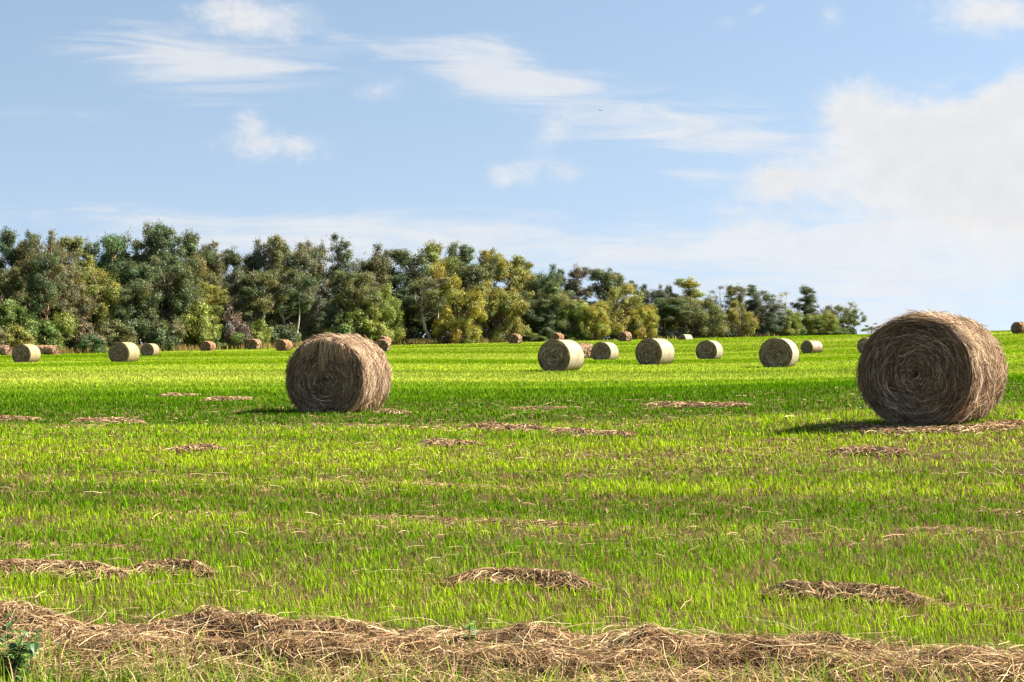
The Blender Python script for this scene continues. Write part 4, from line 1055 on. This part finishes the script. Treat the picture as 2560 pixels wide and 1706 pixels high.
# ------------------------------------------------------------------ sky, sun, camera
def world():
    w = bpy.data.worlds.new('World'); bpy.context.scene.world = w; w.use_nodes = True
    nt = w.node_tree
    for n in list(nt.nodes): nt.nodes.remove(n)
    out = nt.nodes.new('ShaderNodeOutputWorld'); bg = nt.nodes.new('ShaderNodeBackground')
    nt.links.new(bg.outputs[0], out.inputs[0])
    STR = .079
    bg.inputs[1].default_value = STR
    tc = nt.nodes.new('ShaderNodeTexCoord'); sp = nt.nodes.new('ShaderNodeSeparateXYZ'); nt.links.new(tc.outputs['Generated'], sp.inputs[0])
    def m(op, a, b=None, c=None, clamp=False):
        n = nt.nodes.new('ShaderNodeMath'); n.operation = op; n.use_clamp = clamp
        for i, v in enumerate((a, b, c)):
            if v is None: continue
            if isinstance(v, (int, float)): n.inputs[i].default_value = v
            else: nt.links.new(v, n.inputs[i])
        return n.outputs[0]
    yy = m('MAXIMUM', sp.outputs[1], .08)
    U = m('DIVIDE', sp.outputs[0], yy); V = m('DIVIDE', sp.outputs[2], yy)
    # clear sky, looked up somewhat higher above the horizon for a deeper blue
    cv = nt.nodes.new('ShaderNodeCombineXYZ'); nt.links.new(sp.outputs[0], cv.inputs[0]); nt.links.new(sp.outputs[1], cv.inputs[1])
    nt.links.new(m('MULTIPLY_ADD', m('ABSOLUTE', sp.outputs[2]), 1.05, .27), cv.inputs[2])
    nrm = nt.nodes.new('ShaderNodeVectorMath'); nrm.operation = 'NORMALIZE'; nt.links.new(cv.outputs[0], nrm.inputs[0])
    sky = nt.nodes.new('ShaderNodeTexSky'); sky.sky_type = 'NISHITA'; sky.sun_disc = False
    sky.sun_elevation = SUN_E; sky.sun_rotation = PI / 2 - SUN_A; sky.air_density = 1.0; sky.dust_density = .6; sky.ozone_density = 1.5
    nt.links.new(nrm.outputs[0], sky.inputs[0])
    def nz(su, sv, det, rough, off, dist=0.0, shear=0.0):
        c = nt.nodes.new('ShaderNodeCombineXYZ')
        nt.links.new(m('MULTIPLY', m('MULTIPLY_ADD', V, shear, U), su), c.inputs[0]); nt.links.new(m('MULTIPLY', V, sv), c.inputs[1]); c.inputs[2].default_value = off
        n = nt.nodes.new('ShaderNodeTexNoise'); n.inputs['Scale'].default_value = 1; n.inputs['Detail'].default_value = det; n.inputs['Roughness'].default_value = rough
        n.inputs['Distortion'].default_value = dist
        nt.links.new(c.outputs[0], n.inputs['Vector']); return n.outputs[0]
    def blobs(lst):
        tot = None
        for (x, y, rx, ry, wt, tilt) in lst:       # pixel positions on the 2353 px wide photo turned into sky directions
            u0 = (x / .9191 - 1280) / F; v0 = (853 - y / .9191) / F; ru = rx / .9191 / F; rv = ry / .9191 / F
            du = m('SUBTRACT', U, u0); dv = m('MULTIPLY_ADD', du, tilt, m('SUBTRACT', V, v0))
            a = m('DIVIDE', du, ru); b = m('DIVIDE', dv, rv)
            r2 = m('MULTIPLY_ADD', a, a, m('MULTIPLY', b, b))
            g = m('MULTIPLY', m('EXPONENT', m('MULTIPLY', r2, -.75)), wt)
            tot = g if tot is None else m('ADD', tot, g)
        return tot
    puffy = blobs([(550, 35, 120, 55, 0.76, 0), (640, 70, 90, 40, 0.32, 0), (620, 342, 120, 38, 0.6, 0.05), (572, 275, 38, 28, 0.44, 0), (700, 335, 70, 28, 0.24, 0), (880, 205, 70, 26, 0.48, -0.1),
                   (1285, 285, 60, 42, 0.52, -0.3), (1250, 395, 95, 36, 0.48, 0), (1150, 412, 32, 24, 0.4, 0), (1790, 420, 75, 46, 1, -0.1),
                   (1960, 245, 62, 62, 0.86, 0), (2080, 330, 170, 90, 0.86, 0), (2250, 300, 190, 90, 0.946, -0.25), (2345, 205, 70, 45, 0.688, -0.3),
                   (2180, 440, 260, 90, 0.86, 0), (2380, 460, 200, 120, 0.86, 0), (2270, 30, 130, 42, 0.95, 0), (1660, 52, 45, 20, 0.32, 0), (1740, 22, 26, 16, 0.35, -0.5), (1910, 45, 30, 36, 0.4, 0),
                   (1600, 480, 120, 40, 0.25, 0), (1760, 520, 80, 40, 0.4, 0)])
    wispy = blobs([(400, 120, 240, 50, .75, .12), (540, 160, 150, 30, .6, 0), (780, 100, 200, 50, .35, 0), (1050, 110, 160, 28, .55, 0), (1130, 165, 120, 45, .55, .2), (1240, 195, 200, 32, .75, .02),
                   (1550, 270, 260, 42, .62, 0), (1700, 325, 240, 38, .62, .03), (1610, 405, 75, 16, .6, .05), (350, 500, 480, 26, .62, .02), (100, 260, 180, 40, .22, 0),
                   (1250, 570, 520, 50, .6, 0), (2050, 620, 520, 120, .95, 0), (500, 560, 520, 40, .45, 0), (2100, 530, 200, 30, .6, 0), (450, 230, 200, 40, .25, 0), (1000, 520, 260, 30, .35, 0)])
    n6 = nz(85, 120, 6, .62, 2.2, .6, .2); n1 = nz(26, 42, 7, .58, 3.1, .35); n2 = nz(11, 75, 7, .62, 8.4, .9, .35); n3 = nz(60, 60, 6, .6, 1.7, .2)
    def sstep(x, a, b):
        mr = nt.nodes.new('ShaderNodeMapRange'); mr.interpolation_type = 'SMOOTHSTEP'
        mr.inputs[1].default_value = a; mr.inputs[2].default_value = b; nt.links.new(x, mr.inputs[0]); return mr.outputs[0]
    pd = sstep(m('ADD', puffy, m('MULTIPLY', m('MULTIPLY_ADD', m('SUBTRACT', n6, .5), .8, m('MULTIPLY', m('SUBTRACT', n1, .5), 1.35)), m('MINIMUM', m('MULTIPLY', puffy, 2.5), 1.0))), .10, 1.12)
    wd = sstep(m('ADD', wispy, m('MULTIPLY', m('MULTIPLY', m('SUBTRACT', n2, .5), 2.2), m('MINIMUM', m('MULTIPLY', wispy, 2.5), 1.0))), .08, 1.10)
    dens = m('SUBTRACT', 1.0, m('MULTIPLY', m('SUBTRACT', 1.0, m('MULTIPLY', pd, .94)), m('SUBTRACT', 1.0, m('MULTIPLY', wd, .72))))
    # thin veil towards the horizon
    veil = m('MULTIPLY', m('EXPONENT', m('MULTIPLY', m('MAXIMUM', V, 0.0), -13.0)), .40)
    dens = m('MINIMUM', m('ADD', dens, m('MULTIPLY', veil, m('SUBTRACT', 1.0, dens))), 1.0)
    # billow tone inside the clouds
    n4 = nz(34, 48, 6, .6, 5.9, .3)
    core = m('MULTIPLY', sstep(m('ADD', puffy, m('MULTIPLY', m('SUBTRACT', n4, .5), 1.6)), .6, 1.5), .06)
    tone = m('SUBTRACT', m('MULTIPLY_ADD', m('SUBTRACT', n3, .5), .16, 1.05), core)
    CL = globals().get('CLOUD', 7.0)
    cc = nt.nodes.new('ShaderNodeCombineXYZ')
    for i, k in enumerate((1.0, .995, 1.0)): nt.links.new(m('MULTIPLY', tone, CL * k), cc.inputs[i])
    tint = nt.nodes.new('ShaderNodeMix'); tint.data_type = 'RGBA'; tint.blend_type = 'MULTIPLY'; tint.inputs[0].default_value = 1
    nt.links.new(sky.outputs[0], tint.inputs[6]); tint.inputs[7].default_value = (*SKY_TINT, 1)
    mx = nt.nodes.new('ShaderNodeMix'); mx.data_type = 'RGBA'
    nt.links.new(dens, mx.inputs[0]); nt.links.new(tint.outputs[2], mx.inputs[6]); nt.links.new(cc.outputs[0], mx.inputs[7])
    nt.links.new(mx.outputs[2], bg.inputs[0])
CLOUD = 3.1
SKY_TINT = (1.06, .965, .81)
world()

sun = bpy.data.lights.new('Sun', 'SUN'); sun.energy = 5.0; sun.angle = R_(.55); sun.color = (1.0, .94, .84)
so = bpy.data.objects.new('sun', sun); C.objects.link(so)
sv = Vector((math.cos(SUN_E) * math.cos(SUN_A), math.cos(SUN_E) * math.sin(SUN_A), math.sin(SUN_E)))
so.rotation_euler = sv.to_track_quat('Z', 'Y').to_euler(); so.location = (30, 5, 40)

cam = bpy.data.cameras.new('Camera'); cam.sensor_width = 36; cam.lens = 36 * F / 2560; cam.clip_end = 6000; cam.clip_start = .1
co = bpy.data.objects.new('camera', cam); C.objects.link(co); co.location = (0, 0, EYE); co.rotation_euler = (PI / 2, 0, 0)
sc = bpy.context.scene; sc.camera = co
sc.view_settings.view_transform = 'Standard'; sc.view_settings.look = 'None'; sc.view_settings.exposure = 1.78; sc.view_settings.gamma = 1
sc.render.engine = 'CYCLES'
sc.cycles.max_bounces = 6; sc.cycles.diffuse_bounces = 3; sc.cycles.transmission_bounces = 4
